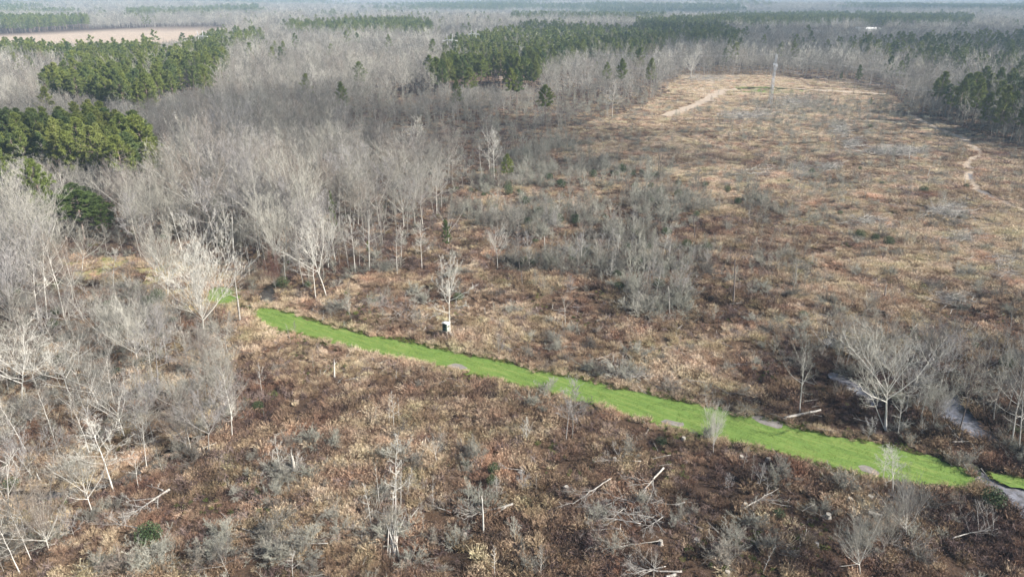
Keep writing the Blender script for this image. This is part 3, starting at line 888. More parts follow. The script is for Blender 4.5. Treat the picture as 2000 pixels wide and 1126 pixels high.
HERO = [
    # kind, base px, base py, top px, top py, tone, wide, label
    ('vase', 399, 656, 385, 478, 'white', 1.0, "big pale tree with many stems fanning up from one short trunk beside the grass patch"),
    ('fork', 637, 577, 606, 424, 'white', .72, "white barked tree leaning over beside the creek pool"),
    ('slim', 617, 585, 596, 455, 'white', .9, "thin pale tree standing just left of the leaning white tree"),
    ('slim', 366, 472, 362, 372, 'white', 1.2, "white trunked tree in the wood above the many-stemmed pale tree"),
    ('oak', 356, 492, 325, 385, 'pale', .9, "pale tree leaning left above the many-stemmed pale tree"),
    ('vase', 328, 580, 318, 452, 'pale', 1.0, "upright spreading tree at the right end of the grassy clearing"),
    ('vase', 308, 540, 282, 462, 'pale', .8, "pale tree tilted to the left over the grassy clearing"),
    ('fork', 43, 787, 40, 640, 'white', 1.15, "spreading pale tree with a forked trunk near the left edge"),
    ('fork', 156, 722, 150, 630, 'pale', 1.2, "wide grey tree right of the spreading forked pale tree"),
    ('fork', 189, 665, 196, 588, 'white', 1.1, "small pale fork of branches above the wide grey tree"),
    ('oak', 309, 762, 303, 590, 'lilac', .9, "tall bluish grey tree with a dark lower trunk in the open wood"),
    ('oak', 74, 622, 48, 470, 'pale', .9, "pale tree leaning left, first of the three in the left stand"),
    ('oak', 92, 622, 72, 455, 'pale', .85, "middle tree of the left stand with a pale slanting trunk"),
    ('slim', 125, 618, 98, 460, 'pale', 1.0, "right hand tree of the left stand leaning left"),
    ('oak', 20, 625, 8, 452, 'pale', 1.0, "tree at the very left edge of the left stand"),
    ('fork', 143, 590, 138, 490, 'pale', 1.0, "low forked tree below the grassy clearing"),
    ('fork', 160, 530, 168, 445, 'pale', 1.0, "crooked pale tree at the left end of the grassy clearing"),
    ('slim', 222, 568, 213, 490, 'white', 1.2, "two-legged looking pale tree in front of the grassy clearing"),
    ('fork', 110, 480, 112, 418, 'pale', 1.2, "open topped tree below the dark pine clump"),
    ('dead', 15, 1024, 22, 880, 'white', .95, "crooked white tree with a forked top at the left edge by the creek bed"),
    ('dead', 100, 990, 84, 878, 'dead', .8, "dead white tree broken into two prongs above the creek bed"),
    ('slim', 221, 957, 194, 820, 'white', 1.4, "straight white trunk leaning left across the creek bed"),
    ('dead', 271, 953, 256, 884, 'white', .7, "thin white sapling trunk right of the straight leaning white trunk"),
    ('slim', 286, 908, 278, 820, 'pale', 1.2, "slender pale tree on the far bank of the creek bed"),
    ('fork', 167, 972, 158, 880, 'grey', 1.0, "small spreading grey tree on the near bank of the creek bed"),
    ('fork', 408, 886, 404, 752, 'lilac', .8, "crooked grey tree with a white side limb at the edge of the brown clearing"),
    ('slim', 454, 855, 444, 765, 'pale', 1.2, "thin pale tree right of the crooked grey tree with the white side limb"),
    ('slim', 143, 828, 126, 768, 'white', 1.0, "white leaning trunk in the brush below the wide grey tree"),
    ('vase', 60, 830, 62, 772, 'pale', 1.5, "round pale crown below the spreading forked tree"),
    ('vase', 350, 808, 350, 735, 'pale', 1.3, "round beige crown below the tall bluish grey tree"),
    ('vase', 285, 830, 282, 742, 'lilac', 1.0, "lilac grey bushy tree left of the round beige crown"),
    ('slim', 238, 828, 232, 765, 'pale', 1.2, "twin stemmed small tree left of the lilac bushy tree"),
    ('dead', 512, 768, 500, 705, 'white', .7, "bent white sapling trunk in the brown brush below the strip"),
    ('dead', 552, 930, 528, 850, 'white', .7, "bare bent dead tree beside the broken stump"),
    ('dead', 572, 1126, 560, 1072, 'white', .8, "thin dead tree leaning at the bottom edge"),
    ('fork', 446, 1124, 438, 1056, 'grey', 1.1, "small bare tree at the bottom edge right of the lilac bushes"),
    ('pole', 774, 1014, 770, 832, 'white', .8, "tallest of the thin white poles in the pole stand"),
    ('pole', 766, 1008, 762, 898, 'white', .8, "thin white pole just left of the tallest pole"),
    ('pole', 741, 985, 738, 900, 'pale', .8, "short grey pole in the middle of the pole stand"),
    ('pole', 726, 1032, 716, 930, 'white', .8, "leaning white pole at the left end of the pole stand"),
    ('pole', 783, 985, 782, 890, 'pale', .8, "grey pole right of the tallest pole"),
    ('pole', 796, 968, 795, 905, 'pale', .9, "short twiggy pole at the right end of the pole stand"),
    ('pole', 846, 992, 840, 920, 'pale', .9, "slim bare sapling between the pole stand and the fallen white logs"),
    ('pole', 828, 1035, 818, 960, 'grey', .9, "small thin bare sapling right of the heap of white poles"),
    ('pole', 769, 838, 766, 758, 'white', .9, "thin white stem topping the little cluster above the pole stand"),
    ('pole', 760, 830, 758, 775, 'pale', .8, "left stem of the little cluster above the pole stand"),
    ('pole', 779, 825, 780, 770, 'pale', .8, "right stem of the little cluster above the pole stand"),
    ('pole', 733, 828, 731, 790, 'pale', .8, "short pale stem left of the little cluster above the pole stand"),
    ('fork', 853, 905, 842, 848, 'pale', .9, "small crooked bare tree over a dark hollow right of the pole stand"),
    ('sap', 1028, 864, 1028, 812, 'white', .7, "small pale sapling alone in the brown brush below the strip"),
    ('slim', 1105, 862, 1102, 742, 'lilac', 1.2, "soft grey tree whose crown overlaps the green strip"),
    ('slim', 1118, 855, 1116, 760, 'grey', 1.2, "second soft grey tree overlapping the strip, right of the first"),
    ('vase', 1393, 884, 1396, 798, 'white', .55, "small whitish feathery tree on the lower edge of the green strip"),
    ('slim', 1725, 940, 1722, 872, 'white', 1.3, "left one of two pale trees at the wide end of the strip"),
    ('slim', 1744, 965, 1748, 868, 'white', 1.3, "right one of two pale trees at the wide end of the strip"),
    ('fork', 1730, 839, 1735, 650, 'pale', 1.05, "big grey tree with wide reaching limbs beside the flooded ditch"),
    ('oak', 1727, 836, 1672, 690, 'pale', .6, "long limb like stem leaning left from the foot of the big ditch tree"),
    ('oak', 1562, 806, 1580, 652, 'pale', .7, "slender pale tree standing behind the white log by the strip"),
    ('dead', 1754, 848, 1760, 770, 'white', .8, "small dead white tree right of the big ditch tree"),
    ('sap', 1801, 850, 1802, 808, 'pale', .9, "small pale twiggy tree between the ditch tree and the swamp pool"),
    ('oak', 1976, 868, 1992, 690, 'pale', .8, "tall pale tree at the right edge beyond the swamp pool"),
    ('oak', 1990, 880, 2004, 720, 'pale', .7, "second tall pale tree at the right edge beyond the swamp pool"),
    ('slim', 1876, 832, 1905, 688, 'dark', 1.0, "dark leaning trunk standing in the swamp pool"),
    ('slim', 1922, 815, 1926, 700, 'dark', 1.1, "dark upright tree on the far bank of the swamp pool"),
    ('slim', 1940, 825, 1944, 680, 'grey', 1.1, "grey tree behind the far end of the swamp pool"),
    ('oak', 879, 656, 876, 498, 'white', .9, "tall pale tree standing right against the hunting blind"),
    ('oak', 722, 530, 716, 392, 'pale', .95, "tall pale trunk with a bluish crown at the edge of the wood"),
    ('slim', 694, 531, 690, 425, 'white', 1.0, "thin white trunk left of the tall bluish crowned tree"),
    ('slim', 681, 524, 678, 440, 'pale', 1.0, "second thin trunk left of the tall bluish crowned tree"),
    ('slim', 702, 519, 704, 470, 'pale', .9, "short pale trunk between two taller ones at the wood's edge"),
    ('slim', 824, 524, 822, 440, 'white', 1.0, "thin white tree at the corner of the wood right of the bluish crown"),
    ('slim', 776, 536, 768, 455, 'pale', 1.1, "thin pale tree just outside the wood's edge"),
    ('slim', 784, 505, 786, 440, 'white', 1.0, "thin white tree set back in the corner of the wood"),
    ('fork', 876, 483, 878, 392, 'pale', .7, "small pale tree beside the ivy green column"),
    ('fork', 972, 524, 968, 442, 'white', .7, "white trunked small tree in the brown scrub beyond the blind"),
    ('slim', 1135, 514, 1136, 440, 'pale', 1.2, "pale upright tree in the middle of the grey thicket"),
    ('dead', 1104, 636, 1103, 570, 'pale', .9, "small grey dead tree alone in the scrub right of the blind"),
    ('oak', 966, 351, 963, 248, 'white', .85, "white trunked tree at the corner of the wood beside the ivy covered tree"),
    ('slim', 941, 345, 934, 275, 'pale', 1.0, "pale thin tree left of the white trunked corner tree"),
    ('slim', 1195, 232, 1195, 158, 'white', 1.1, "bright white trunk on the far edge of the wood"),
    ('slim', 1233, 216, 1232, 150, 'dark', 1.1, "dark trunk right of the bright white trunk on the far edge"),
    ('fork', 1350, 156, 1350, 104, 'white', 1.0, "sunlit whitish round crowned tree at the far end of the clearing"),
    ('fork', 1376, 146, 1380, 106, 'pale', .9, "grey tree just right of the sunlit whitish tree"),
    ('fork', 1300, 138, 1298, 95, 'white', 1.0, "sunlit pale tree left of the whitish round crowned tree"),
    ('slim', 607, 192, 607, 128, 'white', 1.3, "white trunk showing deep in the grey wood"),
    ('slim', 640, 196, 640, 140, 'white', 1.3, "second white trunk deep in the grey wood"),
    ('fork', 455, 330, 452, 255, 'pale', 1.0, "pale broad crown in the grey wood right of the pine block"),
    ('fork', 500, 335, 497, 255, 'white', .9, "white branched tree in the grey wood"),
    ('fork', 535, 338, 538, 268, 'white', .8, "whitish tree right of the white branched tree in the grey wood"),
    ('fork', 150, 300, 148, 278, 'white', 1.3, "whitish crown against the pine block"),
    ('vase', 770, 395, 768, 290, 'pale', .9, "tall fan crowned tree in the wood left of the white corner tree"),
    ('vase', 845, 360, 846, 268, 'pale', .9, "fan crowned tree behind the ivy green column"),
    ('vase', 590, 480, 585, 325, 'pale', 1.0, "large dense grey crown in the wood above the leaning white tree"),
    ('oak', 545, 500, 540, 375, 'pale', 1.0, "straight grey tree above the creek pool"),
    ('slim', 448, 520, 440, 398, 'pale', 1.0, "bent pale tree in the dark wood behind the snag"),
    ('slim', 488, 525, 484, 430, 'grey', 1.2, "greenish grey tree in the dark wood left of the creek pool"),
    ('fork', 470, 470, 478, 360, 'pale', .9, "forked grey crown in the dark wood behind the creek pool"),
    ('vase', 540, 570, 528, 500, 'russet', .7, "reddish twigged tree hanging over the creek pool"),
    ('vase', 700, 440, 702, 335, 'pale', .9, "fan crowned grey tree behind the tall bluish crown"),
    ('fork', 250, 440, 245, 330, 'pale', 1.0, "tall forked pale tree right of the dark pine clump"),
    ('fork', 70, 380, 60, 300, 'pale', 1.2, "wide pale tree below the pine block"),
    ('vase', 330, 395, 325, 300, 'pale', 1.0, "large rounded grey crown right of the pine block"),
    ('sap', 436, 634, 436, 600, 'russet', 1.6, "small tree with dark red leaves left of the broken white snag"),
    ('sap', 574, 652, 574, 626, 'grey', .8, "tiny bare tree standing in the narrow end of the strip"),
    ('vase', 1680, 1120, 1678, 1012, 'pale', .9, "grey many-stemmed tree at the bottom right"),
    ('vase', 1770, 1050, 1768, 950, 'pale', .9, "grey many-stemmed tree below the wide end of the strip"),
    ('vase', 1725, 1085, 1735, 980, 'grey', .8, "darker many-stemmed tree between two paler ones at the bottom right"),
    ('sap', 1056, 1124, 1057, 1062, 'pale', .7, "thin twiggy sapling at the bottom edge in the middle"),
    ('pole', 966, 1126, 964, 1060, 'white', .9, "thin white stem at the bottom edge below the lone post"),
    ('fork', 1560, 372, 1558, 318, 'lilac', 1.2, "grey rounded tree standing alone in the far brown clearing"),
]
hero_xy = []
for kind, bx, by, tx, ty, tone, wide, label in HERO:
    x, y = ground(bx, by)
    h = float(height_at(x, y, ty)); h = max(h, 1.5)
    d = y * cp_ - (h - CAM_H) * sp_
    lean = math.atan2((tx - 1000) / F * d - x, h)
    if kind in ('sap', 'pole', 'dead'):
        pass
    place(kind, x, y, 0, h, label, "bare trees picked out one by one", tone, lean=(lean, 0), wide=wide)
    hero_xy.append((x, y))

# pines of the near clump and a few lone evergreens
PHERO = [(150, 452, 150, 360, 1.25, "biggest round topped pine in the dark clump above the clearing"),
         (165, 470, 168, 372, 1.3, "front pine of the dark clump, full to the ground"), (130, 470, 132, 378, 1.3, "second front pine of the dark clump, left of the full one"),
         (175, 430, 172, 362, 1.2, "back pine of the dark clump"), (128, 430, 130, 366, 1.2, "back left pine of the dark clump"), (208, 445, 206, 385, 1.1, "pine at the right shoulder of the dark clump"),
         (190, 452, 188, 372, 1.1, "right hand pine of the dark clump above the clearing"), (112, 440, 110, 378, 1.0, "left hand pine of the dark clump above the clearing"),
         (205, 468, 205, 402, .9, "lowest pine at the right foot of the dark clump"), (92, 455, 90, 402, .9, "pine with a pointed top left of the dark clump"),
         (50, 450, 48, 402, 1.0, "pine between the left edge and the dark clump"), (8, 440, 8, 385, 1.1, "pine cut by the left edge near the dark clump"),
         (1674, 172, 1674, 126, .75, "bright green pine alone at the far right end of the clearing"), (1640, 166, 1638, 140, .6, "small yellowish pine left of the bright lone pine"),
         (990, 366, 990, 300, 1.1, "dark trunked tree wrapped in green ivy beside the white corner tree"),
         (1700, 208, 1697, 190, .9, "small green cedar at the far right of the clearing"), (875, 505, 884, 428, .6, "green column of ivy on a dead trunk beyond the blind"),
         (95, 385, 93, 318, .9, "lone pine in front of the pine block, nearest the left edge"), (140, 350, 140, 308, 1.0, "lone pine just below the pine block"),
         (655, 470, 652, 372, .35, "dark evergreen half hidden in the wood left of the bluish crown"), (720, 505, 735, 470, .6, "low dark evergreen at the foot of the bluish crowned tree"),
         (450, 172, 452, 145, .9, "lone pine in the grey wood right of the pine belt"), (484, 172, 484, 146, .9, "second lone pine in the grey wood right of the pine belt"),
         (1216, 146, 1216, 124, 1.3, "small round sunlit pine by the far bright trees"), (1165, 150, 1165, 120, 1.0, "sunlit pine left of the small round one")]
for bx, by, tx, ty, wide, label in PHERO:
    x, y = ground(bx, by)
    h = max(float(height_at(x, y, ty)), 3)
    dk = 'dark clump' in label and by < 475 and bx > 100
    place('pine', x, y, 0, h, label, "pines and evergreens picked out one by one", 'darkpine' if dk else 'grey', wide=wide * (1.7 if dk else 1), lean=(0, 0), name='evergreen_tree' if ('ivy' in label or 'evergreen' in label or 'cedar' in label) else 'pine_tree')
    hero_xy.append((x, y))
hero_xy = np.array(hero_xy)

# ------------------------------------------------------------------ the woods
LM = [("the hunting blind", 872, 640), ("the creek pool", 525, 570), ("the broken white snag", 469, 620), ("the leaning white tree", 630, 570),
      ("the many-stemmed pale tree", 398, 640), ("the dark pine clump", 150, 430), ("the swamp pool", 1860, 810), ("the flooded ditch", 1670, 755),
      ("the white log by the strip", 1565, 808), ("the small blue pond", 1685, 315), ("the bend in the dirt track", 1912, 298), ("the steel pylon", 1503, 205),
      ("the wide end of the green strip", 1850, 920), ("the narrow end of the green strip", 520, 612), ("the charred standing trunk", 1433, 590),
      ("the ivy covered tree", 990, 355), ("the heap of white poles", 771, 1060), ("the big fallen white tree", 300, 980), ("the sandy creek bed", 180, 955),
      ("the longest fallen trunk", 1262, 950), ("the lone grey post", 944, 1035), ("the grassy clearing", 250, 525), ("the spreading forked pale tree", 42, 785),
      ("the big ditch tree", 1729, 838), ("the far brown field", 250, 80), ("the distant houses", 1640, 62), ("the pine belt", 250, 150), ("the pine block", 120, 300),
      ("the far pine plantation", 1100, 90), ("the puddle on the dirt track", 1930, 380), ("the tall bluish crowned tree", 722, 528),
      ("the grass under the pylon", 1480, 180), ("the crossarm pylon", 880, 125), ("the middle of the green strip", 1060, 740), ("the bright white far trunk", 1195, 230),
      ("the feathery tree on the strip", 1393, 880), ("the twin thin dead trunks", 1555, 560), ("the field puddle", 1740, 443), ("the stacked slash piles", 1730, 300),
      ("the broken stump", 574, 925), ("the white branched tree", 500, 335)]
lmxy = np.array([ground(a, b) for _, a, b in LM])
ORD = "first second third fourth fifth sixth seventh eighth ninth tenth eleventh twelfth thirteenth fourteenth fifteenth sixteenth seventeenth eighteenth nineteenth twentieth".split()
used_bins = {}


def where(noun, px, py):
    """a phrase that says which one: side of the closest landmark, counted outwards."""
    k = int(np.argmin([(px - a) ** 2 + (1.8 * (py - b)) ** 2 for _, a, b in LM]))
    nm, a, b = LM[k]
    dx, dy = px - a, 1.8 * (py - b)
    side = ("right of" if dx > 0 else "left of") if abs(dx) > abs(dy) else ("below" if dy > 0 else "above")
    n = used_bins.get((noun, k, side), 0); used_bins[(noun, k, side)] = n + 1
    o = ORD[n] if n < 20 else ("twenty", "thirty", "forty", "fifty", "sixty")[(n - 20) // 9] + "-" + ORD[(n - 20) % 9]
    return f"{o} {noun} {side} {nm}"


def grid(s, y0, y1, jitter=.5, widen=1.0):
    """jittered points over the part of the land the camera looks over, y0..y1 ahead"""
    ys = np.arange(y0, y1, s)
    out = []
    for yy in ys:
        hw = (yy * .82 + 45) * widen
        xs = np.arange(-hw, hw, s)
        out.append(np.stack([xs + rg.uniform(-jitter, jitter, len(xs)) * s, np.full(len(xs), yy) + rg.uniform(-jitter, jitter, len(xs)) * s], -1))
    return np.concatenate(out)


cand = np.concatenate([grid(5.5, 95, 420), grid(6.6, 420, 800), grid(9.5, 800, 1600), grid(14, 1600, 3000), grid(26, 3000, 6500), grid(60, 6500, 15000)])
tx_, ty_ = cand[:, 0], cand[:, 1]
tz_ = hills(tx_, ty_)
px, py = project(tx_, ty_, tz_)
cpx, cpy = project(tx_, ty_, tz_ + np.where(ty_ < 600, 12.5, 18))
ok = inside(WOODS, px, py)
for f_ in FIELDS:
    ok &= ~inside(f_, px, py)
ok &= ~inside(CLEARING, px, py)
gap = fnoise(tx_ + 300, ty_, 40.0)
midzone = inside([(700, 300), (930, 350), (1060, 262), (1250, 212), (1280, 180), (1000, 180), (800, 190), (640, 230)], px, py)
ok &= ~(midzone & (gap < .52))
ok &= ~((ty_ < 420) & (rg.random(len(tx_)) < .10))
low_pine = np.zeros(len(tx_))
for pl, pr in PINES:
    low_pine = np.maximum(low_pine, inside(pl, cpx, cpy) * pr)
farn = fnoise(tx_ + 900, ty_ - 400, 600.0)
low_pine = np.where((ty_ > 1900) & (low_pine == 0), np.clip((farn - .50) * 6, 0, .85), low_pine)
low_pine = np.where((ty_ < 1900) & (low_pine == 0), .012, low_pine)
# the strip of low bright cover under the power line
for i in range(3):
    pass
is_pine = rg.random(len(tx_)) < low_pine
if len(hero_xy):
    dmin = np.full(len(tx_), 1e9)
    for hx, hy in hero_xy:
        dmin = np.minimum(dmin, np.hypot(tx_ - hx, ty_ - hy))
    ok &= dmin > 2.6
for tl, wd in TRACKS:
    wl = W(tl)
    near = ty_ < 600
    dd = edge_dist(wl, tx_, ty_, False)
    ok &= ~(near & (dd < wd * .5 + 2))
for pl in list(wpools.values()):
    ok &= ~inside(pl, tx_, ty_)
ht = np.where(is_pine, rg.uniform(17, 24, len(tx_)), rg.uniform(9.5, 20.5, len(tx_)) * (.75 + .45 * fnoise(tx_, ty_, 40.0)))
ht = np.where(midzone & ~is_pine, ht * .72, ht)

KEEP = [[(78, 362), (218, 362), (228, 452), (78, 452)], [(0, 250), (200, 245), (312, 290), (312, 318), (0, 312)], [(402, 548), (560, 548), (560, 608), (402, 608)],
        [(60, 100), (445, 92), (445, 150), (260, 195), (80, 172)], [(880, 150), (1050, 150), (1050, 165), (880, 165)], [(960, 250), (1010, 250), (1010, 362), (960, 362)], [(580, 430), (650, 430), (650, 580), (580, 580)], [(1340, 100), (1360, 100), (1360, 152), (1340, 152)],
        [(0, 70), (300, 62), (430, 56), (430, 66), (300, 84), (0, 84)]]


def hides(x, y, h, own_py):
    """would this tree stand in front of something the photograph shows?"""
    r = np.zeros(len(x), bool)
    for fz in (.35, .6, .85, 1.0):
        for off in (-2.5, 0, 2.5):
            a, b = project(x + off, y, hills(x, y) + h * fz)
            for pl in KEEP:
                r |= inside(pl, a, b) & (own_py > max(q[1] for q in pl) + 2)
    return r


hid = hides(tx_, ty_, ht, py) & ~is_pine
for _ in range(5):
    ht = np.where(hid, ht * .82, ht)
    hid = hides(tx_, ty_, ht, py) & ~is_pine
ok &= ~hid
# open wood of the near left and the swamp wood
ow = grid(3.6, 48, 170)
opx, opy = project(ow[:, 0], ow[:, 1], 0)
okow = (inside(OPENWOOD, opx, opy) | inside(SWAMPWOOD, opx, opy)) & ~inside(STRIP, opx, opy) & ~inside(CLEARING, opx, opy)
for hx, hy in hero_xy:
    okow &= np.hypot(ow[:, 0] - hx, ow[:, 1] - hy) > 3.2
for pl in wpools.values():
    okow &= ~inside(pl, ow[:, 0], ow[:, 1])
okow &= edge_dist(wcreek, ow[:, 0], ow[:, 1], False) > 1.6
okow &= rg.random(len(ow)) < .92
ow = ow[okow]; ow = ow[~hides(ow[:, 0], ow[:, 1], np.full(len(ow), 8.0), project(ow[:, 0], ow[:, 1], 0)[1])]
# far tree lines
sel = ok
tree = np.stack([tx_[sel], ty_[sel], tz_[sel], ht[sel], is_pine[sel] * 1.0, px[sel], py[sel]], -1)
owt = np.stack([ow[:, 0], ow[:, 1], np.zeros(len(ow)), rg.uniform(4.5, 10.0, len(ow)), np.zeros(len(ow)), *project(ow[:, 0], ow[:, 1], 0)], -1)
tree = np.concatenate([owt, tree])
view = (tree[:, 5] > -10) & (tree[:, 5] < 2010) & (tree[:, 6] < 1200)
big = tree[:, 3] / np.hypot(tree[:, 0], tree[:, 1])
order = np.argsort(-big)
lone = np.zeros(len(tree), bool)
for want, cap in ((0, 195), (1, 270)):
    o_ = [i for i in order if view[i] and tree[i, 4] == want][:cap]
    lone[o_] = True
for i in np.where(lone)[0]:
    x, y, z, h, p, a, b = tree[i]
    if p:
        place('pine', x, y, z, h, where("tall pine" if h > 20.5 else "shorter pine", a, b), "pines among the bare woods", wide=random.uniform(.9, 1.2))
    else:
        k = random.choice(['oak', 'oak', 'oak', 'slim', 'fork', 'vase']) if b < 620 else random.choice(['fork', 'slim', 'vase', 'slim'])
        tone = random.choice(['grey', 'grey', 'grey', 'pale', 'pale', 'lilac'])
        noun = {'oak': "bare tree with a high crown", 'slim': "slim bare tree", 'fork': "spreading bare tree", 'vase': "fan shaped bare tree"}[k]
        place(k, x, y, z, h, where({'pale': 'pale ', 'lilac': 'lilac grey ', 'grey': 'grey '}[tone] + noun, a, b), "bare trees of the woods", tone, lean=(random.gauss(0, .05), 0), wide=random.uniform(.85, 1.15))
rest = tree[~lone]
dd = np.hypot(rest[:, 0], rest[:, 1])
for nm, m_, coll, nk, nom in (("bare_woodland", (rest[:, 4] == 0) & (dd < 520), MID, 7, 18.), ("distant_bare_woodland", (rest[:, 4] == 0) & (dd >= 520), FAR, 5, 18.),
                              ("pine_woodland", (rest[:, 4] == 1) & (dd < 700), PMID, 3, 20.), ("distant_pine_woodland", (rest[:, 4] == 1) & (dd >= 700), PFAR, 3, 20.)):
    q = rest[m_]
    d = dd[m_]
    s = q[:, 3] / nom
    w = s * np.where(d > 3000, 2.2, np.where(d > 1600, 1.5, np.where(d > 800, 1.2, 1.0))) * rg.uniform(.85, 1.2, len(q))
    w = np.where(d > 6500, w * 2.2, w)
    scatter(nm, coll, q[:, :3], rg.integers(0, nk, len(q)), np.stack([w, w, s], -1), rg.random(len(q)) * 6.283, rg.random(len(q)), rg.normal(0, .05, len(q)))

# ------------------------------------------------------------------ young growth and bushes
strip_w = W(STRIP)


def free(x, y, gapm=.3):
    f = ~inside(strip_w, x, y)
    near = y < 200
    for pl in list(wpools.values()) + [W(PATCH_A), W(PATCH_B)]:
        f &= ~inside(pl, x, y)
    for tl, wd in TRACKS:
        f &= edge_dist(W(tl), x, y, False) > wd * .5 + gapm
    f &= edge_dist(wcreek, x, y, False) > 1.1
    return f


BLIND = ground(872, 657)
sp = np.concatenate([grid(2.5, 60, 200), grid(2.8, 200, 460)])
spx, spy = project(sp[:, 0], sp[:, 1], 0)
thick = inside(THICKET, spx, spy); thickb = inside(THICKET_B, spx, spy); openw = inside(OPENWOOD, spx, spy); woods_ = inside(WOODS, spx, spy)
swamp_ = inside(SWAMPWOOD, spx, spy)
nn_ = fnoise(sp[:, 0] + 77, sp[:, 1], 12.0)
thickc = inside(THICKET_C, spx, spy)
prob = np.where(thick, np.clip((nn_ - .40) * 9, .03, .95), np.where(thickc, np.clip((nn_ - .47) * 7, .02, .8), np.where(thickb, .5, np.where(woods_, .22, np.where(openw | swamp_, .30, np.clip((nn_ - np.where((spy < 600) & (spx > 700), .49, .56)) * 2.2, .015, .4))))))
south = (spy > 640) & ~openw & ~swamp_
prob = np.where(south, prob * .5, prob)
keep = (rg.random(len(sp)) < prob) & free(sp[:, 0], sp[:, 1]) & (np.hypot(sp[:, 0] - BLIND[0], sp[:, 1] - BLIND[1]) > 5)
keep &= ~inside(CLEARING, spx, spy)
sp = sp[keep]; spx = spx[keep]; spy = spy[keep]; thick = thick[keep]; openw = openw[keep]; woods_ = woods_[keep]
hs = np.where(thick, rg.uniform(2.5, 6.5, len(sp)), np.where(woods_, rg.uniform(3, 8, len(sp)), rg.uniform(1.6, 4.8, len(sp))))
b = hs / np.hypot(sp[:, 0], sp[:, 1]) * ((spx > 0) & (spx < 2000) & (spy < 1120))
o_ = np.argsort(-b)
tall_ = thick & (rg.random(len(sp)) < .12)
hs = np.where(tall_, rg.uniform(6, 9.5, len(sp)), hs)
lone = np.zeros(len(sp), bool); lone[o_[:270]] = b[o_[:270]] > 0
for i in np.where(lone)[0]:
    x, y = sp[i]
    k = random.choice(['sap', 'sap', 'sap', 'pole']) if hs[i] < 6 else 'slim'
    place(k, x, y, 0, hs[i], where({'sap': "bushy grey young tree", 'pole': "thin grey young tree", 'slim': "taller slim young tree"}[k], spx[i], spy[i]), "young trees of the clearing", random.choice(['grey', 'grey', 'pale', 'lilac']), wide=random.uniform(.8, 1.3), name='young_tree')
q = sp[~lone]
s = hs[~lone] / 6.0
scatter("young_growth", SAPC, np.c_[q, np.zeros(len(q))], rg.integers(0, 4, len(q)), np.stack([s * 1.1, s * 1.1, s], -1), rg.random(len(q)) * 6.283, rg.random(len(q)))

bp_ = np.concatenate([grid(3.4, 50, 150), grid(4.2, 150, 420)])
bpx, bpy_ = project(bp_[:, 0], bp_[:, 1], 0)
thick = inside(THICKET, bpx, bpy_) | inside(THICKET_B, bpx, bpy_)
woods_ = inside(WOODS, bpx, bpy_); openw = inside(OPENWOOD, bpx, bpy_) | inside(SWAMPWOOD, bpx, bpy_)
nn_ = fnoise(bp_[:, 0] - 177, bp_[:, 1] + 60, 14.0)
nt_ = fnoise(bp_[:, 0] + 77, bp_[:, 1], 12.0)
thickc = inside(THICKET_C, bpx, bpy_)
prob = np.where(thick, np.clip((nt_ - .38) * 8, .06, .9), np.where(thickc, np.clip((nt_ - .44) * 7, .04, .8), np.where(openw, .6, np.where(woods_, .3, np.clip((nn_ - np.where((bpy_ < 560) & (bpx > 700), .45, .50)) * 3, .03, .6)))))
prob = np.where((bpy_ > 640) & ~openw, prob * .95, prob)
keep = (rg.random(len(bp_)) < prob) & free(bp_[:, 0], bp_[:, 1], 1.0) & (np.hypot(bp_[:, 0] - BLIND[0], bp_[:, 1] - BLIND[1] + 1) > 5) & ~inside(CLEARING, bpx, bpy_)
extra = np.array([ground(a, c) for a, c in [(650, 610), (660, 604), (1210, 735), (1230, 728), (560, 935), (540, 925), (770, 1050), (750, 1040), (940, 985), (925, 900), (915, 890), (880, 540), (1000, 520),
                                            (280, 1095), (300, 1110), (330, 1080), (240, 1120), (420, 1080), (540, 1070), (520, 1050), (600, 1060), (590, 1085), (1600, 1000), (1680, 1060), (1790, 1090), (1640, 945), (1515, 945), (1525, 930), (730, 505), (760, 530), (1130, 800)]])
ball = np.concatenate([extra, bp_[keep]])
bpx, bpy_ = project(ball[:, 0], ball[:, 1], 0)
hb = np.where(np.arange(len(ball)) < len(extra), rg.uniform(2.0, 3.2, len(ball)), rg.uniform(1.0, 2.6, len(ball)))
hb = np.where(inside(THICKET, bpx, bpy_), hb * 1.5, hb)
vis = (bpx > 0) & (bpx < 2000) & (bpy_ < 1125)
o_ = np.argsort(-(hb / np.hypot(ball[:, 0], ball[:, 1]) * vis))
lone = np.zeros(len(ball), bool); lone[o_[:270]] = vis[o_[:270]]
for i in np.where(lone)[0]:
    x, y = ball[i]
    o = obj('bush', BUSH[i % 4], loc=(x, y, 0))
    s = hb[i] / 2.4
    w = s * random.uniform(1.0, 1.5)
    o.scale = (w, w, s); o.rotation_euler[2] = random.random() * 6.283
    tag(o, where(random.choice(["tangled grey bush", "round leafless bush"]), bpx[i], bpy_[i]), 'bush', 'leafless bushes')
q = ball[~lone]
s = hb[~lone] / 2.4
scatter("leafless_scrub", BUSHC, np.c_[q, np.zeros(len(q))], rg.integers(0, 4, len(q)), np.stack([s * 1.3, s * 1.3, s], -1), rg.random(len(q)) * 6.283, rg.random(len(q)))

